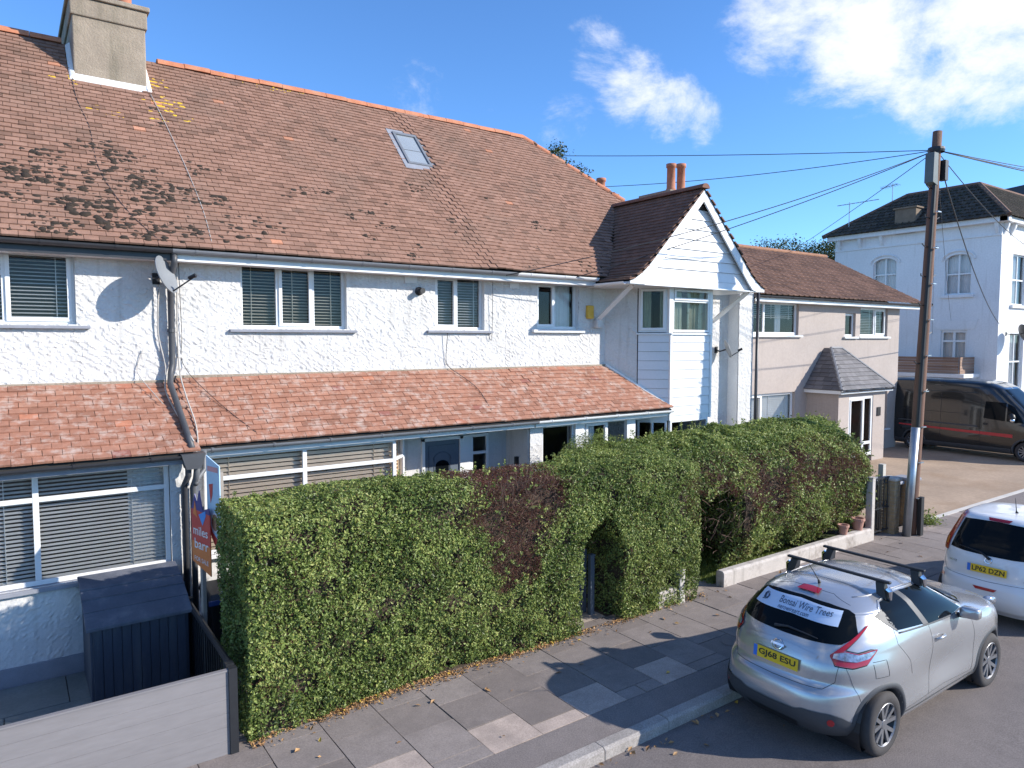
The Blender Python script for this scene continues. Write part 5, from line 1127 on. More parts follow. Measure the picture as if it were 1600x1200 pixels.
def sectA(x):
    e = max(0, min(1, (x-1.75)/.25)); f = 7.42 if x > 3.2 else 7.25+.17*(x-1.75)/1.45; bk = 8.5+.75*max(0, min(1, (x-6.8)/.8)); zt = ytop(x)
    u = .35*math.exp(-((x-4.5)/.7)**2)
    return [(f+.06+u*.3, .10), (f+.02+u*.2, .45), (f-.02, 1.0), (f+.0, zt-.2), (f+.06, zt-.06), (f+.2, zt), (bk-.1, zt+.02), (bk, zt-.12), (bk, .5)]
def sectB(x):
    t = max(0, min(1, (x-14.9)/1.75)); k = math.sqrt(max(.02, 1-t*t)); zt = 1.75+.72*k*(.93 if x < 10.5 else 1); bk = 9.9
    f = 7.62+.6*max(0, (x-14.6)/1); z0 = .35 if x < 14.6 else .7
    return [(f+.25, z0), (f+.05, .7), (f-.02, 1.3), (f+.05, 1.75*k+.15*(1-k)), (f+.25, 1.75*k+.28), (f+.8, zt-.1), (f+1.4, zt), (bk-.1, zt-.05), (bk, zt-.4), (bk, .6)]
def in_arch(P):
    x, y, z = P[:, 0], P[:, 1], P[:, 2]; top = np.where(x < 7.02, 1.42+(x-6.52)*.85, 1.86-(x-7.02)*2.1)
    return (x > 6.53) & (x < 7.34) & (z < top)
def in_gap(P):
    x, y, z = P[:, 0], P[:, 1], P[:, 2]
    lo = 8.98+.10*np.sin(z*3); return (x > lo) & (x < 9.9+np.clip((z-.3)/.7, 0, 1)*.8-np.clip((z-1.3)/.4, 0, 1)*.3) & (z < 1.66+.1*np.sin(x*9))
def dens_leaves(parent, pts, nr, hole, size, brown, bias=0, lump=.21):
    Q, keep = grow(pts, nr, lump); ok = keep & ~hole(Q) & (Q[:, 2] > .1); Q, nr = Q[ok], nr[ok]
    t = green(Q, bias); br = brown(Q); isb = RNG.random(len(Q)) < br; t[isb] = RNG.uniform(.87, 1, isb.sum())
    leaf_cloud('foliage', Q, nr, LEAF, parent, size, t, narrow=isb)
def face_pts(x, y0, y1, z0, z1, sgn, dens):
    n = int(dens*(y1-y0)*(z1-z0)); P = np.column_stack([np.full(n, x), RNG.uniform(y0, y1, n), RNG.uniform(z0, z1, n)]); return P, np.tile(np.array([[sgn, 0, 0.]]), (n, 1))
def brownA(P):
    x, z, y = P[:, 0], P[:, 2], P[:, 1]; w_ = .85*np.clip((z-.85)/1.3, .0, 1); n_ = fbm(x*3, y*3, z*3, 3)-.5
    c = 5.45+.15*(z-2); q = np.clip(1.25-((x-c+n_*.9)/(w_+.05))**2, 0, 1)*(z > 1.0); q *= (x < 6.6) & (y < 8.6)
    side = np.clip(1-((x-8.85)/.35)**2-((z-1.75)/.5)**2+n_*1.5, 0, .6); return np.maximum(np.clip(q*1.15, 0, .96), np.maximum(side, .05+.12*np.clip(n_*3, 0, 1)))
def brownB(P):
    x, z, y = P[:, 0], P[:, 2], P[:, 1]; n_ = fbm(x*2.4, y*2.4, z*2.4, 3)-.5
    q = np.clip(1.1-np.abs(z-1.66+.12*np.sin(x*1.3))/.5+n_*2.4, 0, .92)*(y < 8.4)*(x < 15.4)*(x > 9.3); low = np.clip(.36+n_*1.3, .05, .6)*(y < 8.2); return np.maximum(q, low)
DA = 6800
PA, NA = hedge_points(sectA, 1.9, 9.0, DA, None)
keepb = (PA[:, 1] < 8.0) | (PA[:, 2] > 2.0) | (RNG.random(len(PA)) < .3); PA, NA = PA[keepb], NA[keepb]
ends = [face_pts(1.92, 7.35, 8.5, .12, 2.42, -1, 5200), face_pts(9.0, 7.5, 8.9, .15, 2.2, 1, 4000), face_pts(6.50, 7.5, 8.6, .12, 1.5, 1, 3500), face_pts(7.36, 7.5, 8.9, .12, 1.4, -1, 3500)]
no = lambda P: np.zeros(len(P), bool)
dens_leaves(hedge, PA, NA, in_arch, .037, brownA)
for (p, n_) in ends: dens_leaves(hedge, p, n_, no if p[0, 0] < 5 or p[0, 0] > 8 else no, .038, lambda P: np.full(len(P), .03))
nA = 5000; xa = RNG.uniform(6.53, 7.34, nA); pa = np.column_stack([xa, RNG.uniform(7.5, 8.6, nA), np.where(xa < 7.02, 1.46+(xa-6.52)*.85, 1.90-(xa-7.02)*2.1)]); dens_leaves(hedge, pa, np.tile(np.array([[0, 0, -1.]]), (nA, 1)), no, .034, lambda P: np.full(len(P), .05))
PB_, NB_ = hedge_points(sectB, 9.0, 16.6, 4600, None)
keepb = (PB_[:, 1] < 9.0) | (PB_[:, 2] > 1.9) | (RNG.random(len(PB_)) < .3); PB_, NB_ = PB_[keepb], NB_[keepb]
dens_leaves(hedge2, PB_, NB_, in_gap, .048, brownB, .06, .38)
for (p, n_) in (face_pts(10.55, 7.75, 9.8, .2, 1.7, -1, 3000), face_pts(16.45, 8.9, 9.8, .7, 1.8, 1, 2500)): dens_leaves(hedge2, p, n_, no, .042, lambda P: np.full(len(P), .08), .04)
nB = 5000; pb = np.column_stack([RNG.uniform(8.98, 10.6, nB), RNG.uniform(7.7, 9.6, nB), np.full(nB, 1.66)]); dens_leaves(hedge2, pb, np.tile(np.array([[0, 0, -1.]]), (nB, 1)), no, .042, lambda P: np.full(len(P), .10))
def sprigs(parent, P, Nn, n, size, ln):
    # young shoots that stick out past the clipped face
    k = RNG.integers(0, len(P), n); pts = []; nn = []
    for i in k:
        d = Nn[i]+RNG.normal(0, .45, 3); d[2] += .35; d /= np.linalg.norm(d); L_ = RNG.uniform(.5, 1)*ln
        for t in np.linspace(.1, 1, 12): pts.append(P[i]+d*L_*t+RNG.normal(0, .008, 3)); nn.append(d)
    pts, nn = np.array(pts), np.array(nn); leaf_cloud('shoots', pts, nn, LEAF, parent, size, np.clip(green(pts, .16), 0, .84))
vis = (PA[:, 1] < 7.7) | (PA[:, 2] > 2.2); sel = vis & ~in_arch(PA); sprigs(hedge, PA[sel], NA[sel], 420, .036, .13)
vis = (PB_[:, 1] < 8.6) | (PB_[:, 2] > 1.9); sel = vis & ~in_gap(PB_); sprigs(hedge2, PB_[sel], NB_[sel], 420, .045, .22)
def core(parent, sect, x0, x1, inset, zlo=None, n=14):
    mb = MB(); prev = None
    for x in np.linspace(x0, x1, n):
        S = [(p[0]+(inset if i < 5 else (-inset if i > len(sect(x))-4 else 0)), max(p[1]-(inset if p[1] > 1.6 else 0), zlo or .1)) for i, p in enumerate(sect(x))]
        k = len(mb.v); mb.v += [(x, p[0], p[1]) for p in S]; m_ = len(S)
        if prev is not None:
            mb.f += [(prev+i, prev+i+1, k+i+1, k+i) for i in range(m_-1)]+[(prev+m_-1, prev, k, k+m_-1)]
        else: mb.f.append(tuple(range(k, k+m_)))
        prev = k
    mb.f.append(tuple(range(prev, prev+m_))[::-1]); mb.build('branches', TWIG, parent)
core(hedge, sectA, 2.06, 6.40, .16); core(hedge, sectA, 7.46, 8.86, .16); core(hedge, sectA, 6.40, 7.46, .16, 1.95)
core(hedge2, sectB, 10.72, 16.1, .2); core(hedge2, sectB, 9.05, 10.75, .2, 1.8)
def twigs(parent, n, fn, r=.004):
    mb = MB()
    for _ in range(n):
        p, d = fn(); p, d = Vector(p), Vector(d); q = p+d*.5+Vector((random.uniform(-.03, .03), random.uniform(-.02, .02), random.uniform(-.03, .03))); mb.tube([p, q, p+d], [r, r*.8, r*.4], 4)
    mb.build('twigs', mat('dead_twig', (.16, .095, .07), .9, .25, 9), parent, kind='stuff')
twigs(hedge, 420, lambda: ((random.gauss(5.5, .42), random.uniform(7.38, 7.5) if random.random() < .7 else random.uniform(7.5, 8.4), random.uniform(1.4, 2.44)), (random.uniform(-.12, .12), random.uniform(-.12, .02), random.uniform(-.05, .25))))
twigs(hedge2, 500, lambda: ((random.uniform(9.4, 14.5), random.uniform(7.6, 7.85), random.uniform(.7, 2.0)), (random.uniform(-.16, .16), random.uniform(-.14, .02), random.uniform(-.06, .2))), .005)
twigs(hedge2, 10, lambda: ((random.uniform(9.3, 10.1), random.uniform(7.75, 8.6), random.uniform(1.1, 1.75)), (random.uniform(-.3, .2), random.uniform(-.15, .1), random.uniform(-.25, .2))), .008)
for x_, y_ in ((10.65, 8.3), (10.5, 8.9), (8.75, 8.2)): MB().tube([(x_, y_, .08), (x_+.06, y_+.02, .7), (x_-.05, y_, 1.7)], [.05, .04, .02], 7).build('stem', BARK, hedge2)
# conifer-like bush behind the hedge, plus grass in the opening
bu = thing('garden_bush', 'feathery green bush in front of the glazed porch windows', 'bush', (8.7, 9.75, .1)); n = 16000
a = RNG.normal(size=(n, 3)); a /= np.linalg.norm(a, axis=1)[:, None]; rad = RNG.uniform(.6, 1.05, n)[:, None]*np.array([[.75, .45, .75]]); P = a*rad*(1+.5*(fbm(a[:, 0]*3, a[:, 1]*3, a[:, 2]*3, 2)-.5))[:, None]+np.array([8.7, 9.7, 1.85]); P = P[P[:, 2] > .9]
leaf_cloud('foliage', P, a[:len(P)], LEAF, bu, .05, np.clip(green(P, .05), 0, .8), narrow=np.ones(len(P), bool)); MB().tube([(8.7, 9.75, .08), (8.7, 9.7, 1.5)], [.06, .03], 8).build('stem', BARK, bu)
MB().blob((8.7, 9.7, 1.75), .5, 1, .12).build('branches', TWIG, bu)
def grass(n, x0, x1, y0, y1, z, h, name='grass'):
    x, y = RNG.uniform(x0, x1, n), RNG.uniform(y0, y1, n); hh = RNG.uniform(.4, 1, n)*h; a_ = RNG.uniform(0, 6.28, n); dx, dy = np.cos(a_)*.006, np.sin(a_)*.006; lx, ly_ = RNG.normal(0, .4, n)*hh, RNG.normal(0, .4, n)*hh
    V = np.stack([np.stack([x-dx, y-dy, np.full(n, z)], 1), np.stack([x+dx, y+dy, np.full(n, z)], 1), np.stack([x+lx, y+ly_, z+hh], 1)], 1).reshape(-1, 3)
    o = npmesh(name, V, np.arange(3*n).reshape(-1, 3), LEAF, None, kind='stuff', tint=np.clip(RNG.normal(.5, .12, n), 0, .78)); o['label'] = 'short rough grass in the opening under the far hedge'; o['category'] = 'grass'
grass(16000, 9.65, 12.5, 7.72, 9.6, .1, .13)
wd_ = thing('weed_clump', 'small weed clump at the foot of the brick drive pier', 'plant', (16.85, 7.5, .1)); n = 500; P = RNG.normal(size=(n, 3))*np.array([[.16, .1, .08]])+np.array([16.95, 7.45, .2]); P = P[P[:, 2] > .11]; leaf_cloud('foliage', P, np.tile(np.array([[0, 0, 1.]]), (len(P), 1)), LEAF, wd_, .06, green(P))
# leaf litter
def litter(name, P, size, label):
    n = len(P); t = np.clip(RNG.beta(1.6, 1.6, n), 0, 1); Nn = np.tile(np.array([[0, 0, 1.]]), (n, 1)); o = leaf_cloud(name, P, Nn, LEAFDRY, None, size, t, spread=.35); o['label'] = label; o['category'] = 'leaves'
n = 9000; x = RNG.uniform(1.9, 9.2, n); f = np.where(x > 3.2, 7.42, 7.25+.17*(x-1.75)/1.45); cl = fbm(x*1.3, x*0+2, 0, 2); ok = RNG.random(n) < np.clip((cl-.25)*2.2, .1, 1); x, f = x[ok], f[ok]
litter('leaf_litter', np.column_stack([x, f+.10-np.abs(RNG.normal(0, .085, len(x))), .128+RNG.uniform(0, .02, len(x))]), .034, 'drift of dry brown leaves along the foot of the near hedge')
MB().prism([(1.95, 7.46), (3.3, 7.56), (6.4, 7.56), (6.4, 7.75), (1.85, 7.75)], lambda a, b: (a, b, .09), lambda a, b: (a, b, .126)).build('soil_strip', SOIL, None, kind='structure')
n = 55; litter('scattered_leaves', np.column_stack([RNG.uniform(2.2, 15, n), 7.5-np.abs(RNG.normal(0, .75, n)), np.full(n, .132)]), .065, 'single dry leaves scattered over the paving slabs')
n = 60; xx = RNG.uniform(3.6, 9, n); litter('gutter_leaves', np.column_stack([xx, RNG.normal(5.08, .06, n)-np.abs(RNG.normal(0, .3, n))*(RNG.random(n) < .3), np.full(n, .02)]), .07, 'dry leaves lying in the road gutter')
def tree(name, label, base, c, r, n, size):
    t = thing(name, label, 'tree', base, 'trees behind the houses'); b = Vector(base); c = Vector(c)
    MB().tube([b, b+(c-b)*.5+Vector((.2, 0, 0)), c], [.22, .16, .06], 8).build('trunk', BARK, t, smooth=True)
    br = MB()
    for _ in range(9):
        d = Vector((random.gauss(0, 1), random.gauss(0, 1), abs(random.gauss(0, .8)))).normalized(); p = b+(c-b)*random.uniform(.55, .9); br.tube([p, p+d*r[0]*.5, p+d*r[0]*.9+Vector((0, 0, .2))], [.06, .035, .012], 5)
    br.build('limbs', BARK, t)
    cl = RNG.normal(size=(46, 3))*np.array(r)*.5; k = RNG.integers(0, 46, n); P = cl[k]+RNG.normal(size=(n, 3))*np.array(r)*.17; Nn = RNG.normal(size=(n, 3)); Nn /= np.linalg.norm(Nn, axis=1)[:, None]
    P = P+np.array(c); leaf_cloud('crown', P, Nn, TREELEAF, t, size, np.clip(RNG.normal(.5, .22, n), 0, 1))
tree('garden_tree', 'tree top showing over the orange hip of the terrace roof', (19.0, 24, 0), (19.1, 24, 11.3), (1.2, 1.2, 1.0), 7000, .11)
tree('garden_tree', 'bushy tree top behind the brown tiled roof of the beige house', (53, 34, 0), (53.3, 34, 10.6), (3.2, 3.2, 1.5), 14000, .16)
# ================================================================ vehicles
class Body:
    """car skin as stacked plan outlines; local x forward from the rear axle, y left, z up"""
    def __init__(s, rings, world, bump=None, sub=7, m=110):
        A = np.array(rings, float); out = []
        for i in range(len(A)-1):
            p0, p1, p2, p3 = A[max(i-1, 0)], A[i], A[i+1], A[min(i+2, len(A)-1)]
            for t in np.linspace(0, 1, sub, endpoint=False):
                q = .5*(2*p1+(p2-p0)*t+(2*p0-5*p1+4*p2-p3)*t*t+(3*p1-p0-3*p2+p3)*t**3); q[0] = p1[0]+(p2[0]-p1[0])*t; out.append(q)
        out.append(A[-1]); D = np.array(out); s.D = D; s.Z = D[:, 0]; s.world = world; s.X = []; s.Y = []; s.S = []
        th = np.linspace(math.pi, 0, 1500)
        for z, xr, xf, w_, n in D:
            xc, a = (xr+xf)/2, (xf-xr)/2; c, sn = np.cos(th), np.sin(th)
            x = xc+a*np.sign(c)*np.abs(c)**(2/n); y = w_*np.abs(sn)**(2/n)
            if bump: y = y+bump(x, z)*np.clip(y/max(w_, .01), 0, 1)**5
            L_ = np.concatenate([[0], np.cumsum(np.hypot(np.diff(x), np.diff(y)))]); g = np.linspace(0, L_[-1], m)
            s.X.append(np.interp(g, L_, x)); s.Y.append(np.interp(g, L_, y)); s.S.append(g)
        s.X, s.Y, s.S = map(np.array, (s.X, s.Y, s.S))
    def P(s, c, z, side=1, mode='s'):
        k = float(np.interp(z, s.Z, np.arange(len(s.Z)))); i = min(int(k), len(s.Z)-2); f = k-i; r = []
        for j in (i, i+1):
            g = c if mode == 's' else np.interp(c, s.X[j], s.S[j])
            r.append((np.interp(g, s.S[j], s.X[j]), np.interp(g, s.S[j], s.Y[j])))
        return (r[0][0]*(1-f)+r[1][0]*f, side*(r[0][1]*(1-f)+r[1][1]*f), z)
    def skin(s, name, m, parent, arches=(), ar=.39, az=.34, zmin=None):
        k, n = s.X.shape; V = np.concatenate([np.stack([s.X, s.Y, np.repeat(s.Z[:, None], n, 1)], -1), np.stack([s.X, -s.Y, np.repeat(s.Z[:, None], n, 1)], -1)[:, ::-1]], 1)
        nn = 2*n; W = [s.world(*p) for p in V.reshape(-1, 3)]; F = []
        for i in range(k-1):
            for j in range(nn):
                j2 = (j+1) % nn; c = (V[i, j]+V[i, j2]+V[i+1, j]+V[i+1, j2])/4
                if any(math.hypot(c[0]-xa, c[2]-az) < ar and abs(c[1]) > .5 for xa in arches): continue
                F.append((i*nn+j, i*nn+j2, (i+1)*nn+j2, (i+1)*nn+j))
        F.append(tuple(range(nn))); F.append(tuple(range((k-1)*nn, k*nn)))
        mb = MB(); mb.v = W; mb.f = F; return mb.build(name, m, parent, smooth=True)
    def patch(s, top, bot, name, m, parent, side=1, mode='s', off=.004, nu=24, nv=8, smooth=True):
        def rs(pl):
            pl = np.array(pl, float); d = np.concatenate([[0], np.cumsum(np.linalg.norm(np.diff(pl, axis=0), axis=1))]); g = np.linspace(0, d[-1], nu); return np.column_stack([np.interp(g, d, pl[:, 0]), np.interp(g, d, pl[:, 1])])
        t, b = rs(top), rs(bot); G = np.zeros((nu, nv, 3))
        for i in range(nu):
            for j in range(nv):
                q = b[i]+(t[i]-b[i])*j/(nv-1)
                if mode == 'c':                      # signed from the rear centre line, right side negative
                    G[i, j] = s.P(abs(q[0]), q[1], 1 if q[0] >= 0 else -1, 's')
                else: G[i, j] = s.P(q[0], q[1], side, mode)
        du = np.gradient(G, axis=0); dv = np.gradient(G, axis=1); nr = np.cross(du, dv); nr /= np.maximum(np.linalg.norm(nr, axis=2), 1e-9)[..., None]
        cen = np.array([1.3, 0, .6]); sg = np.sign((nr*(G-cen)).sum(2).mean()) or 1; G = G+nr*sg*off
        mb = MB(); mb.v = [s.world(*p) for p in G.reshape(-1, 3)]; mb.f = [(i*nv+j, (i+1)*nv+j, (i+1)*nv+j+1, i*nv+j+1) for i in range(nu-1) for j in range(nv-1)]
        o = mb.build(name, m, parent, smooth=smooth, recalc=False); return o
    def line(s, pts, name, m, parent, side=1, mode='x', r=.0025, off=.0):
        P_ = []
        for a, b in zip(pts[:-1], pts[1:]):
            for t in np.linspace(0, 1, 9)[:-1]:
                q = (a[0]+(b[0]-a[0])*t, a[1]+(b[1]-a[1])*t); P_.append(s.world(*(s.P(abs(q[0]), q[1], 1 if q[0] >= 0 else -1, 's') if mode == 'c' else s.P(q[0], q[1], side, mode))))
        return MB().tube(P_, r, 5).build(name, m, parent, smooth=True)
def wheel(parent, world, x, y, r, side, wd=.21, spokes=5, m=RIMSILV):
    n = 36; o_ = y; i_ = y-side*wd
    mb = MB(); prof = [(r*.66, o_-side*.012), (r*.70, o_-side*.002), (r*.86, o_+side*.004), (r*.95, o_-side*.012), (r, o_-side*.035), (r, i_+side*.03), (r*.94, i_), (r*.66, i_)]
    vs = []; fs = []
    for (q, h) in prof:
        for k in range(n): t = 2*math.pi*k/n; vs.append(world(x+q*math.cos(t), h, r+q*math.sin(t)))
    for a in range(len(prof)-1):
        for k in range(n): fs.append((a*n+k, a*n+(k+1) % n, (a+1)*n+(k+1) % n, (a+1)*n+k))
    mb.add(vs, fs); w_ = mb.build('wheel', TYRE, parent, smooth=True)
    mb = MB(); vs = []; fs = []; prof = [(0, o_-side*.10), (r*.6, o_-side*.09), (r*.645, o_-side*.02), (r*.67, o_-side*.006), (r*.675, o_-side*.014)]
    for (q, h) in prof:
        for k in range(n): t = 2*math.pi*k/n; vs.append(world(x+q*math.cos(t), h, r+q*math.sin(t)))
    for a in range(len(prof)-1):
        for k in range(n): fs.append((a*n+k, a*n+(k+1) % n, (a+1)*n+(k+1) % n, (a+1)*n+k))
    mb.add(vs, fs); mb.build('rim', RIMDARK, w_, smooth=True)
    mb = MB()
    for k in range(spokes):
        for sgn in (-1, 1):
            t0 = 2*math.pi*k/spokes+.35+sgn*.10; t1 = 2*math.pi*k/spokes+.35+sgn*.30; wd0 = .02
            def pt(q, t, e, h): return world(x+q*math.cos(t)-e*math.sin(t), o_-side*h, r+q*math.sin(t)+e*math.cos(t))
            mb.hexa([pt(r*.12, t0, -wd0, .05), pt(r*.12, t0, wd0, .05), pt(r*.655, t1, wd0*1.2, .035), pt(r*.655, t1, -wd0*1.2, .035), pt(r*.12, t0, -wd0, .022), pt(r*.12, t0, wd0, .022), pt(r*.655, t1, wd0, .010), pt(r*.655, t1, -wd0, .010)])
    vs = []; q = [(0, .016), (r*.14, .018), (r*.17, .03), (r*.17, .05)]
    k0 = len(mb.v)
    for (a, h) in q:
        for k in range(16): t = 2*math.pi*k/16; vs.append(world(x+a*math.cos(t), o_-side*h, r+a*math.sin(t)))
    mb.add(vs, [(a*16+k, a*16+(k+1) % 16, (a+1)*16+(k+1) % 16, (a+1)*16+k) for a in range(3) for k in range(16)])
    vs = []
    for (a, h) in ((r*.625, .02), (r*.66, .004), (r*.675, .008)):
        for k in range(n): t = 2*math.pi*k/n; vs.append(world(x+a*math.cos(t), o_-side*h, r+a*math.sin(t)))
    mb.add(vs, [(a*n+k, a*n+(k+1) % n, (a+1)*n+(k+1) % n, (a+1)*n+k) for a in range(2) for k in range(n)])
    mb.build('spokes', m, w_); return w_
def arch_trim(B, parent, xa, side, r0, r1, az, m, a0=-15, a1=195, off=.012):
    nu, nv = 40, 4; G = []
    for i in range(nu):
        t = R(a0+(a1-a0)*i/(nu-1))
        for j in range(nv):
            q = r0+(r1-r0)*j/(nv-1); z = max(az+q*math.sin(t), B.Z[0]+.01); p = B.P(xa+q*math.cos(t), z, side, 'x'); G.append(B.world(p[0], p[1]+side*(off if 0 < j < nv-1 else (.0 if j else .004)), p[2]))
        p = B.P(xa+r0*math.cos(t), max(az+r0*math.sin(t), B.Z[0]+.01), side, 'x'); G.append(B.world(p[0], p[1]-side*.16, p[2]))
    nv += 1; F = []
    for i in range(nu-1):
        for j in range(nv-2): F.append((i*nv+j, (i+1)*nv+j, (i+1)*nv+j+1, i*nv+j+1))
        F.append((i*nv+nv-1, (i+1)*nv+nv-1, (i+1)*nv, i*nv))
    mb = MB(); mb.v = G; mb.f = F; return mb.build('wheel_arch', m, parent, smooth=True)
def wheel_well(world, parent, xa, side, r, az, y0, y1):
    mb = MB(); n = 24; vs = []
    for y_ in (y0, y1):
        for k in range(n): t = 2*math.pi*k/n; vs.append(world(xa+r*math.cos(t), side*y_, max(.13, az+r*math.sin(t))))
    mb.add(vs, [(k, (k+1) % n, n+(k+1) % n, n+k) for k in range(n)]+[tuple(range(n))]); mb.build('wheel_well', BLACK, parent)
def plate(B, parent, x, z0, z1, w_, text, lean=0):
    W = B.world; f = lambda u, v, o=0: W(x-o+lean*(v-(z0+z1)/2), u, v)
    p = MB().hexa([f(w_/2, z0), f(-w_/2, z0), f(-w_/2, z0, .008), f(w_/2, z0, .008), f(w_/2, z1), f(-w_/2, z1), f(-w_/2, z1, .008), f(w_/2, z1, .008)]).build('number_plate', PLATEY, parent)
    MB().add([f(w_/2, z0, .010), f(w_/2-.045, z0, .010), f(w_/2-.045, z1, .010), f(w_/2, z1, .010)], [(0, 1, 2, 3)]).build('plate_band', PLATEBLUE, p)
    lettering(text, w_-.09, lambda u, v: f(-u-.02, (z0+z1)/2+v, .0105), INK, p, (z1-z0)*.68, .022); return p
# ---------------------------------------------------------------- the silver crossover
XR, CY = 7.23, 4.39
SV = thing('parked_car', 'silver compact crossover with black roof bars and sticker across its rear window', 'car', (8.4, 4.39, 0), 'cars parked along the kerb')
RINGS = [(.20, -.50, 3.16, .74, 4.2), (.27, -.62, 3.28, .82, 4.2), (.38, -.71, 3.36, .862, 4.2), (.50, -.745, 3.40, .872, 4.0), (.62, -.74, 3.40, .872, 3.9), (.70, -.715, 3.39, .87, 3.9), (.755, -.66, 3.37, .868, 3.9), (.80, -.635, 3.34, .866, 3.9),
         (.90, -.625, 3.24, .862, 3.9), (.98, -.605, 3.05, .856, 3.8), (1.05, -.575, 2.72, .845, 3.6), (1.12, -.535, 2.36, .825, 3.5), (1.20, -.475, 2.15, .79, 3.4), (1.30, -.38, 1.90, .735, 3.3), (1.40, -.265, 1.66, .675, 3.2)]
for c_ in (.97, .93, .88, .82, .75, .67, .58, .48, .36, .22, .06):
    RINGS.append((1.568-.168*(.8*c_**4.5+.2*c_*c_), .70-.965*c_, .70+.96*c_, .675*c_, 2.6+.6*c_))
def jbump(x, z):
    h = .055*np.exp(-((x-.0)/.48)**2)*np.exp(-((z-.84)/.2)**2)+.055*np.exp(-((x-2.55)/.48)**2)*np.exp(-((z-.86)/.2)**2)
    d = -.055*np.exp(-((x-1.3)/.55)**2)*np.exp(-((z-.62)/.2)**2); lo = -.05*np.exp(-((x-1.3)/.9)**2)*np.exp(-((z-.30)/.1)**2)*0
    return h+d+lo
Wd = lambda x, y, z: (XR+x, CY+y, z)
B = Body(RINGS, Wd, jbump); B.skin('body', SILVER, SV, (0, 2.53), .385, .335)
for xa in (0, 2.53):
    for sd_ in (1, -1):
        arch_trim(B, SV, xa, sd_, .372, .435, .335, CLADGREY); wheel_well(Wd, SV, xa, sd_, .40, .335, .42, .80); wheel(SV, Wd, xa, sd_*.868, .333, sd_)
for sd_ in (1, -1):
    B.patch([(.42, .33), (2.1, .33)], [(.42, .215), (2.1, .215)], 'sill_trim', SILVER, SV, sd_, 'x', .006)
    # side glass: rear door (with hidden-handle corner) and front door
    B.patch([(.27, 1.42), (.34, 1.465), (.70, 1.492)], [(.27, 1.30), (.36, 1.215), (.86, 1.175)], 'side_window', CARGLASS, SV, sd_, 'x', .005)
    B.patch([(.80, 1.493), (1.20, 1.475), (1.36, 1.44)], [(.97, 1.16), (1.5, 1.135), (1.86, 1.13)], 'side_window', CARGLASS, SV, sd_, 'x', .005)
    B.patch([(.70, 1.492), (.80, 1.493)], [(.86, 1.165), (.97, 1.16)], 'door_pillar', CLADGREY, SV, sd_, 'x', .004, 6)
    B.patch([(.13, 1.38), (.27, 1.42)], [(.15, 1.34), (.36, 1.20)], 'handle_panel', CLADGREY, SV, sd_, 'x', .005, 8)
    B.line([(.24, 1.43), (.33, 1.475), (.75, 1.505), (1.2, 1.488), (1.4, 1.44), (1.9, 1.13)], 'window_trim', SILVER, SV, sd_, 'x', .010)
    B.line([(.36, 1.19), (.9, 1.155), (1.5, 1.125), (1.9, 1.12)], 'waist_trim', CLADGREY, SV, sd_, 'x', .010)
    G_ = mat('panel_gap', (.02, .02, .022), .8)
    B.line([(.96, 1.16), (1.0, .9), (.98, .6), (.92, .36)], 'panel_gap', G_, SV, sd_, 'x', .0022); B.line([(.30, 1.26), (.28, 1.1), (.46, .9), (.52, .72)], 'panel_gap', G_, SV, sd_, 'x', .0022); B.line([(1.93, 1.1), (2.02, .8), (2.02, .5), (1.98, .36)], 'panel_gap', G_, SV, sd_, 'x', .0022)
    B.line([(.42, .37), (1.3, .40), (2.1, .37)], 'panel_gap', G_, SV, sd_, 'x', .0022)
    hp = [B.P(x_, z_, sd_, 'x') for x_, z_ in ((1.05, .985), (1.10, .99), (1.2, .99), (1.25, .985))]; MB().tube([Wd(p[0], p[1]+sd_*(.012 if k in (0, 3) else .042), p[2]) for k, p in enumerate(hp)], [.012, .016, .016, .012], 8).build('door_handle', SILVER, SV, smooth=True)
    # mirror
    m0 = B.P(1.70, 1.10, sd_, 'x'); mb = MB(); c = (m0[0]-.02, m0[1]+sd_*.14, 1.16)
    n, m_ = 12, 7; vs = []
    for i in range(m_+1):
        for k in range(n):
            ph, t = math.pi*i/m_, 2*math.pi*k/n; q = lambda v: math.copysign(abs(v)**.45, v); vs.append(Wd(c[0]+.062*q(math.cos(ph))+.02*q(math.sin(ph)*math.cos(t)), c[1]+sd_*.10*q(math.sin(ph)*math.cos(t)), c[2]+.066*q(math.sin(ph)*math.sin(t))))
    mb.add(vs, [(i*n+k, i*n+(k+1) % n, (i+1)*n+(k+1) % n, (i+1)*n+k) for i in range(m_) for k in range(n)]); mo = mb.build('door_mirror', SILVER, SV, smooth=True)
    MB().tube([Wd(m0[0], m0[1]-sd_*.02, 1.09), Wd(c[0], c[1]-sd_*.05, c[2]-.05)], .03, 8).build('mirror_arm', BLACK, mo)
    # tail lamp: body round the corner, red blade up the pillar
    s0 = sd_
    lampb = B.patch([(.53, 1.075), (.66, 1.115), (.80, 1.09), (.94, 1.11), (1.02, 1.112)], [(.53, 1.06), (.60, .985), (.78, .965), (.93, .99), (1.02, 1.105)], 'tail_light', REDLENS, SV, sd_, 's', .014, 30)
    B.patch([(.56, 1.085), (.66, 1.108), (.80, 1.082), (.94, 1.102), (.99, 1.106)], [(.56, 1.045), (.66, 1.03), (.80, 1.018), (.93, 1.04), (.99, 1.09)], 'lens', CLEARLENS, lampb, sd_, 's', .020, 26)
    B.patch([(.53, 1.075), (.60, 1.14), (.69, 1.22), (.79, 1.315)], [(.645, 1.11), (.68, 1.15), (.745, 1.22), (.81, 1.315)], 'lens', REDLENS, lampb, sd_, 's', .013, 20, 5)
    B.line([(.55, 1.06), (.60, .978), (.78, .957), (.93, .982), (1.03, 1.108), (.94, 1.118), (.80, 1.098), (.66, 1.122), (.75, 1.225), (.815, 1.32)], 'lamp_seal', BLACK, lampb, sd_, 's', .006)
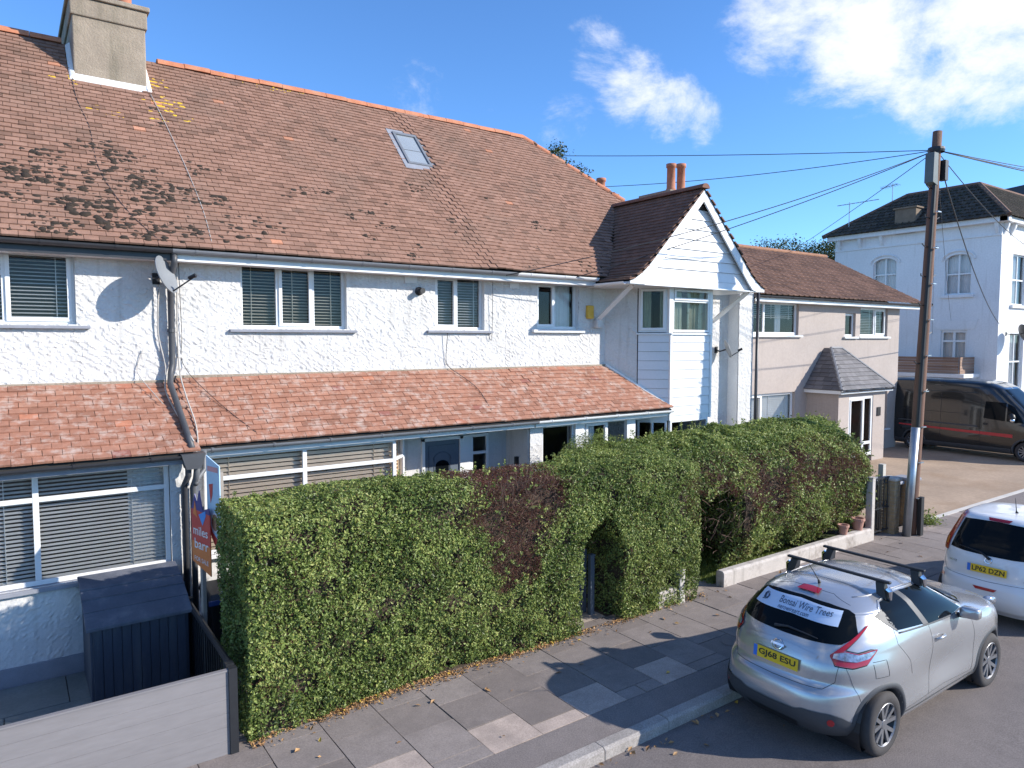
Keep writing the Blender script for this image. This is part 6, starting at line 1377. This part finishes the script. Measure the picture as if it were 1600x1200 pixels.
    MB().tube([Wd(2.9, sd_*.62, .955), Wd(3.08, sd_*.64, .92), Wd(3.18, sd_*.62, .88)], [.03, .062, .03], 10).build('front_lamp', CLEARLENS, SV, smooth=True)
    B.patch([(.64+.036*math.cos(t), .44+.036*math.sin(t)) for t in np.linspace(math.pi, 0, 9)], [(.64+.036*math.cos(t), .44-.036*math.sin(t)) for t in np.linspace(math.pi, 0, 9)], 'reflector', REDLENS, SV, sd_, 's', .016, 12, 5)
# fuel flap on the right flank
B.line([(-.14, 1.0), (.04, 1.0), (.05, .84), (-.13, .84), (-.14, 1.0)], 'fuel_flap', G_, SV, -1, 'x', .003)
B.line([(-.42, .97), (-.36, .75), (-.30, .58)], 'panel_gap', G_, SV, -1, 'x', .0022); B.line([(-.42, .97), (-.36, .75), (-.30, .58)], 'panel_gap', G_, SV, 1, 'x', .0022)
rw = B.patch([(-.60, 1.405), (-.52, 1.435), (-.3, 1.462), (0, 1.472), (.3, 1.462), (.52, 1.435), (.60, 1.405)], [(-.74, 1.24), (-.60, 1.165), (-.3, 1.155), (0, 1.15), (.3, 1.155), (.60, 1.165), (.74, 1.24)], 'rear_window', CARGLASS, SV, mode='c', off=.006, nu=50, nv=16)
st = B.patch([(-.47, 1.425), (0, 1.448), (.50, 1.425)], [(-.50, 1.30), (0, 1.315), (.53, 1.30)], 'sticker', STICK, rw, mode='c', off=.010, nu=50, nv=14)
def on_rear(u, v, off):
    p = B.P(abs(u), v, 1 if u >= 0 else -1, 's'); return Wd(p[0]-off*.75, p[1], p[2]+off*.65)
lettering('Bonsai Wire Trees', .60, lambda u, v: on_rear(-u-.10, 1.395+v, .0145), STICKINK, st, .058); lettering('nerowireart.com', .36, lambda u, v: on_rear(-u-.0, 1.338+v, .0145), STICKINK, st, .036)
lg = MB()
for k in range(7):      # small twisted bonsai mark
    t = k*.9; lg.tube([on_rear(.395+.045*math.cos(t+f*2.2)*(.5+.5*f), 1.375+.034*math.sin(t+f*2.2)*(.5+.5*f), .015) for f in np.linspace(0, 1, 7)], .0035, 4)
lg.tube([on_rear(.43, 1.335, .015), on_rear(.40, 1.355, .015), on_rear(.41, 1.385, .015)], .005, 4); lg.build('logo', STICKINK, st)
wp = MB(); wp.tube([on_rear(.10, 1.175, .03), on_rear(-.05, 1.20, .03), on_rear(-.38, 1.178, .028)], [.018, .012, .006], 7); wp.build('wiper', BLACK, SV)
B.patch([(-.11, 1.526), (0, 1.529), (.11, 1.526)], [(-.13, 1.498), (0, 1.50), (.13, 1.498)], 'brake_light', REDLENS, SV, mode='c', off=.014, nu=14, nv=6)
B.line([(-.50, 1.465), (-.25, 1.52), (0, 1.528), (.25, 1.52), (.50, 1.465)], 'panel_gap', G_, SV, mode='c', r=.0022)
# tailgate seam, plate recess, badge, plate
B.line([(-.60, 1.14), (-.64, 1.0), (-.62, .82), (-.52, .745), (0, .735), (.52, .745), (.62, .82), (.64, 1.0), (.60, 1.14)], 'tailgate_seam', G_, SV, mode='c', r=.003)
rec = B.patch([(-.42, 1.04), (-.2, 1.065), (0, 1.07), (.2, 1.065), (.42, 1.04)], [(-.40, .80), (0, .785), (.40, .80)], 'plate_recess', SILVER, SV, mode='c', off=.002, nu=30)
B.patch([(-.43, 1.045), (-.2, 1.072), (.0, 1.078), (.2, 1.072), (.43, 1.045)], [(-.42, 1.015), (0, 1.04), (.42, 1.015)], 'tailgate_ledge', SILVER, SV, mode='c', off=.02, nu=30)
plate(B, SV, -.645, .845, .965, .53, 'GJ68 ESU', .1)
bd = MB(); bd.tube([on_rear(.055*math.cos(t), 1.02+.047*math.sin(t), .028) for t in np.linspace(0, 2*math.pi, 21)], .009, 6); bd.hexa([on_rear(.075, 1.008, .024), on_rear(-.075, 1.008, .024), on_rear(-.075, 1.008, .036), on_rear(.075, 1.008, .036), on_rear(.075, 1.03, .024), on_rear(-.075, 1.03, .024), on_rear(-.075, 1.03, .036), on_rear(.075, 1.03, .036)]); bd.build('badge', CHROME, SV)
# lower bumper
B.patch([(-.88, .42), (-.76, .49), (-.62, .53), (-.36, .53), (-.3, .50), (0, .49), (.3, .50), (.36, .53), (.62, .53), (.76, .49), (.88, .42)], [(-.86, .27), (-.7, .225), (0, .215), (.7, .225), (.86, .27)], 'bumper_insert', CLADGREY, SV, mode='c', off=.012, nu=50)
B.patch([(-.30, .36), (.30, .36)], [(-.26, .25), (.26, .25)], 'diffuser', BLACK, SV, mode='c', off=.018, nu=16)
# windscreen, roof rails, bars, aerial
fs_ = [(z, float(np.interp(z, B.Z, B.D[:, 2])), float(np.interp(z, B.Z, B.D[:, 3]))) for z in np.linspace(1.13, 1.47, 9)]
mb = MB(); vs = []
for z, xf, w_ in fs_:
    for k in range(13):
        u = -1+2*k/12; y = u*w_*.86; n_ = float(np.interp(z, B.Z, B.D[:, 4])); xr = float(np.interp(z, B.Z, B.D[:, 1])); a_ = (xf-xr)/2; vs.append(Wd((xf+xr)/2+a_*(1-abs(y/w_)**n_)**(1/n_)+.004, y, z+.004))
mb.add(vs, [(i*13+k, i*13+k+1, (i+1)*13+k+1, (i+1)*13+k) for i in range(8) for k in range(12)]); mb.build('windscreen', CARGLASS, SV, smooth=True)
for sd_ in (1, -1): B.line([(.12, 1.512), (.6, 1.517), (1.1, 1.505)], 'roof_seam', RIMSILV, SV, sd_, 'x', .007)
for x_ in (.50, 1.28):
    zb = 1.635 if x_ < 1 else 1.62; rb = MB(lambda a, b, c: Wd(x_+a, b, zb+c)).box(-.025, .025, -.62, .62, 0, .028).build('roof_bar', BLACK, SV, bevel=.008)
    for sd_ in (1, -1):
        MB().hexa([Wd(x_-.06, sd_*.50, zb-.13), Wd(x_+.06, sd_*.50, zb-.13), Wd(x_+.06, sd_*.60, zb-.16), Wd(x_-.06, sd_*.60, zb-.16), Wd(x_-.03, sd_*.47, zb), Wd(x_+.03, sd_*.47, zb), Wd(x_+.03, sd_*.56, zb), Wd(x_-.03, sd_*.56, zb)]).build('bar_foot', BLACK, rb)
        MB().tube([Wd(x_, sd_*.585, zb-.06), Wd(x_, sd_*.615, zb-.08), Wd(x_, sd_*.625, zb-.17)], [.035, .03, .015], 8).build('clamp', CHROME, rb)
MB().tube([Wd(.16, .0, 1.555), Wd(.13, 0, 1.60), Wd(-.05, 0, 1.80)], [.02, .007, .003], 7).build('aerial', BLACK, SV)
# ---------------------------------------------------------------- the white car ahead
XW, CW = 12.42, 4.35
WC = thing('parked_car', 'white hatchback with tall red tail lights parked ahead of the silver car', 'car', (13.6, 4.35, 0), 'cars parked along the kerb')
RW = [(.20, -.50, 3.2, .72, 4.5), (.30, -.62, 3.3, .80, 4.5), (.45, -.70, 3.36, .835, 4.4), (.60, -.70, 3.36, .842, 4.2), (.68, -.675, 3.34, .842, 4.2), (.73, -.64, 3.3, .84, 4.2), (.85, -.63, 3.2, .838, 4.2), (1.0, -.60, 2.9, .83, 4.2), (1.08, -.57, 2.5, .82, 4.1), (1.18, -.52, 2.25, .80, 4), (1.32, -.42, 1.9, .75, 3.9), (1.45, -.32, 1.6, .70, 3.7), (1.54, -.25, 1.35, .655, 3.5), (1.585, -.16, 1.1, .57, 3.2), (1.605, .05, .85, .42, 2.8), (1.615, .35, .6, .15, 2.3)]
Ww = lambda x, y, z: (XW+x, CW+y, z)
B2 = Body(RW, Ww, lambda x, z: .02*np.exp(-(x/.5)**2)*np.exp(-((z-.7)/.25)**2)); B2.skin('body', WHITEPAINT, WC, (0, 2.6), .36, .32)
for xa in (0, 2.6):
    for sd_ in (1, -1): arch_trim(B2, WC, xa, sd_, .345, .37, .32, WHITEPAINT, off=.006); wheel_well(Ww, WC, xa, sd_, .37, .32, .42, .76); wheel(WC, Ww, xa, sd_*.83, .31, sd_)
rw2 = B2.patch([(-.50, 1.50), (-.3, 1.52), (0, 1.53), (.3, 1.52), (.50, 1.50)], [(-.58, 1.09), (-.3, 1.07), (0, 1.065), (.3, 1.07), (.58, 1.09)], 'rear_window', CARGLASS, WC, mode='c', off=.006, nu=36)
for sd_ in (1, -1):
    tl = B2.patch([(.515, 1.57), (.53, 1.45), (.57, 1.3), (.60, 1.18), (.62, 1.02)], [(.62, 1.575), (.66, 1.45), (.70, 1.3), (.76, 1.18), (.76, 1.02)], 'tail_light', REDLENS, WC, sd_, 's', .016, 26, 6)
    B2.patch([(.63, 1.20), (.635, 1.1)], [(.70, 1.20), (.70, 1.1)], 'lens', mat('amber_lens', (.55, .16, .03), .2, .1, 8, coat=.5), tl, sd_, 's', .021, 6, 4)
    B2.patch([(.35, 1.10), (.8, 1.5), (1.2, 1.48)] if 0 else [(.2, 1.46), (1.2, 1.47), (1.5, 1.40)], [(.2, 1.12), (1.2, 1.08), (1.9, 1.07)], 'side_window', CARGLASS, WC, sd_, 'x', .005)
    B2.patch([(.64, .66), (.76, .655)], [(.66, .615), (.78, .61)], 'reflector', REDLENS, WC, sd_, 's', .012, 8, 4)
    hp = B2.P(1.7, 1.05, sd_, 'x'); MB().blob(Ww(hp[0], hp[1]+sd_*.1, 1.1), .09, .8, 0).build('door_mirror', WHITEPAINT, WC, smooth=True)
B2.patch([(-.16, .615), (.16, .615)], [(-.12, .575), (.12, .575)], 'reflector', REDLENS, WC, mode='c', off=.012, nu=10, nv=4)
plate(B2, WC, -.652, .815, .925, .52, 'LP62 DZN', .08)
B2.line([(-.70, 1.05), (-.70, .80), (-.62, .72), (0, .70), (.62, .72), (.70, .80), (.70, 1.05)], 'tailgate_seam', G_, WC, mode='c', r=.003)
B2.patch([(-.16, 1.565), (.16, 1.565)], [(-.13, 1.53), (.13, 1.53)], 'brake_light', REDLENS, WC, mode='c', off=.012, nu=12, nv=5)
def on_rear2(u, v, off):
    p = B2.P(abs(u), v, 1 if u >= 0 else -1, 's'); return Ww(p[0]-off, p[1], p[2])
MB().tube([on_rear2(.045*math.cos(t), 1.005+.04*math.sin(t), .012) for t in np.linspace(0, 2*math.pi, 17)], .008, 6).build('badge', CHROME, WC)
MB().tube([on_rear2(-.02, 1.03, .03), on_rear2(.1, 1.1, .035), on_rear2(.42, 1.14, .03)], [.022, .014, .007], 7).build('wiper', BLACK, WC)
lettering('NOTE', .14, lambda u, v: on_rear2(-u+.50, .90+v, .008), CHROME, WC, .03); lettering('ACENTA', .12, lambda u, v: on_rear2(-u-.52, .80+v, .008), REDLENS, WC, .022)
MB().tube([Ww(.25, -.05, 1.61), Ww(.22, -.05, 1.65), Ww(.16, -.05, 1.86)], [.025, .007, .003], 7).build('aerial', BLACK, WC)
# ---------------------------------------------------------------- the van on the drive
VX, VY = 29.35, 9.45+3.7
VN = thing('parked_van', 'black high-roof panel van with red stripe nose-out on the concrete drive', 'van', (29.35, 11, .1))
Wv = lambda x, y, z: (VX+y, VY-x, z+.1)
RV = [(.22, -1.0, 4.55, .92, 9), (.35, -1.1, 4.7, 1.0, 9), (.6, -1.12, 4.75, 1.03, 9), (.95, -1.12, 4.70, 1.035, 9), (1.15, -1.12, 4.5, 1.035, 8), (1.28, -1.12, 4.05, 1.03, 8), (1.5, -1.12, 3.82, 1.02, 8), (1.9, -1.11, 3.45, .99, 8), (2.25, -1.10, 3.12, .95, 7), (2.5, -1.09, 2.85, .90, 7), (2.64, -1.06, 2.55, .83, 6), (2.72, -.95, 2.2, .66, 5), (2.75, -.6, 1.6, .3, 3)]
BV = Body(RV, Wv, None, 6, 120); BV.skin('body', VANPAINT, VN, (0, 3.7), .40, .36)
for xa in (0, 3.7):
    for sd_ in (1, -1): arch_trim(BV, VN, xa, sd_, .385, .44, .36, CLADGREY); wheel_well(Wv, VN, xa, sd_, .41, .36, .5, .92); wheel(VN, Wv, xa, sd_*1.0, .345, sd_, spokes=6)
for sd_ in (1, -1):
    BV.patch([(2.42, 2.02), (3.05, 2.0)], [(2.38, 1.42), (3.05, 1.36)], 'side_window', CARGLASS, VN, sd_, 'x', .006); BV.patch([(3.1, 1.98), (3.3, 1.86)], [(3.1, 1.36), (3.62, 1.33)], 'side_window', CARGLASS, VN, sd_, 'x', .006, 10)
    BV.patch([(-.55, .98), (3.3, .92)], [(-.55, .935), (3.3, .80)], 'stripe', mat('red_stripe', (.5, .03, .035), .4, .05, 3), VN, sd_, 'x', .004)
    BV.patch([(-.6, 1.16), (2.2, 1.14)], [(-.6, 1.12), (2.2, 1.08)], 'rub_strip', CLADGREY, VN, sd_, 'x', .012); BV.patch([(-.9, .42), (3.25, .42)], [(-.9, .24), (3.25, .24)], 'sill_trim', CLADGREY, VN, sd_, 'x', .006)
    for x_ in (2.28, .95, -.3): BV.line([(x_, 2.25), (x_, 1.5), (x_, .45)], 'panel_gap', G_, VN, sd_, 'x', .006)
    BV.line([(-.5, 1.56), (2.2, 1.52)], 'panel_gap', G_, VN, sd_, 'x', .006); BV.line([(-1, 2.3), (2.6, 2.3)], 'roof_seam', CLADGREY, VN, sd_, 'x', .012)
    p = BV.P(2.42, 1.2, sd_, 'x'); MB().box(*[q for q in (Wv(0, p[1], 0)[0]-.03, Wv(0, p[1], 0)[0]+.03, VY-2.52, VY-2.38, 1.28, 1.36)]).build('door_handle', BLACK, VN)
    p = BV.P(3.3, 1.45, sd_, 'x'); mi = MB().blob(Wv(p[0], p[1]+sd_*.16, 1.5), .13, 1.3, 0).build('door_mirror', BLACK, VN, smooth=True); MB().blob(Wv(p[0]+.03, p[1]+sd_*.2, 1.42), .09, 1.0, 0).build('mirror_cap', CHROME, mi, smooth=True)
mb = MB(); vs = []
for z in np.linspace(1.3, 2.45, 9):
    xf, xr, w_, n_ = [float(np.interp(z, BV.Z, BV.D[:, c])) for c in (2, 1, 3, 4)]
    for k in range(11):
        y = (-1+2*k/10)*w_*.9; a_ = (xf-xr)/2; vs.append(Wv((xf+xr)/2+a_*(1-abs(y/w_)**n_)**(1/n_)+.008, y, z+.004))
mb.add(vs, [(i*11+k, i*11+k+1, (i+1)*11+k+1, (i+1)*11+k) for i in range(8) for k in range(10)]); mb.build('windscreen', CARGLASS, VN, smooth=True)
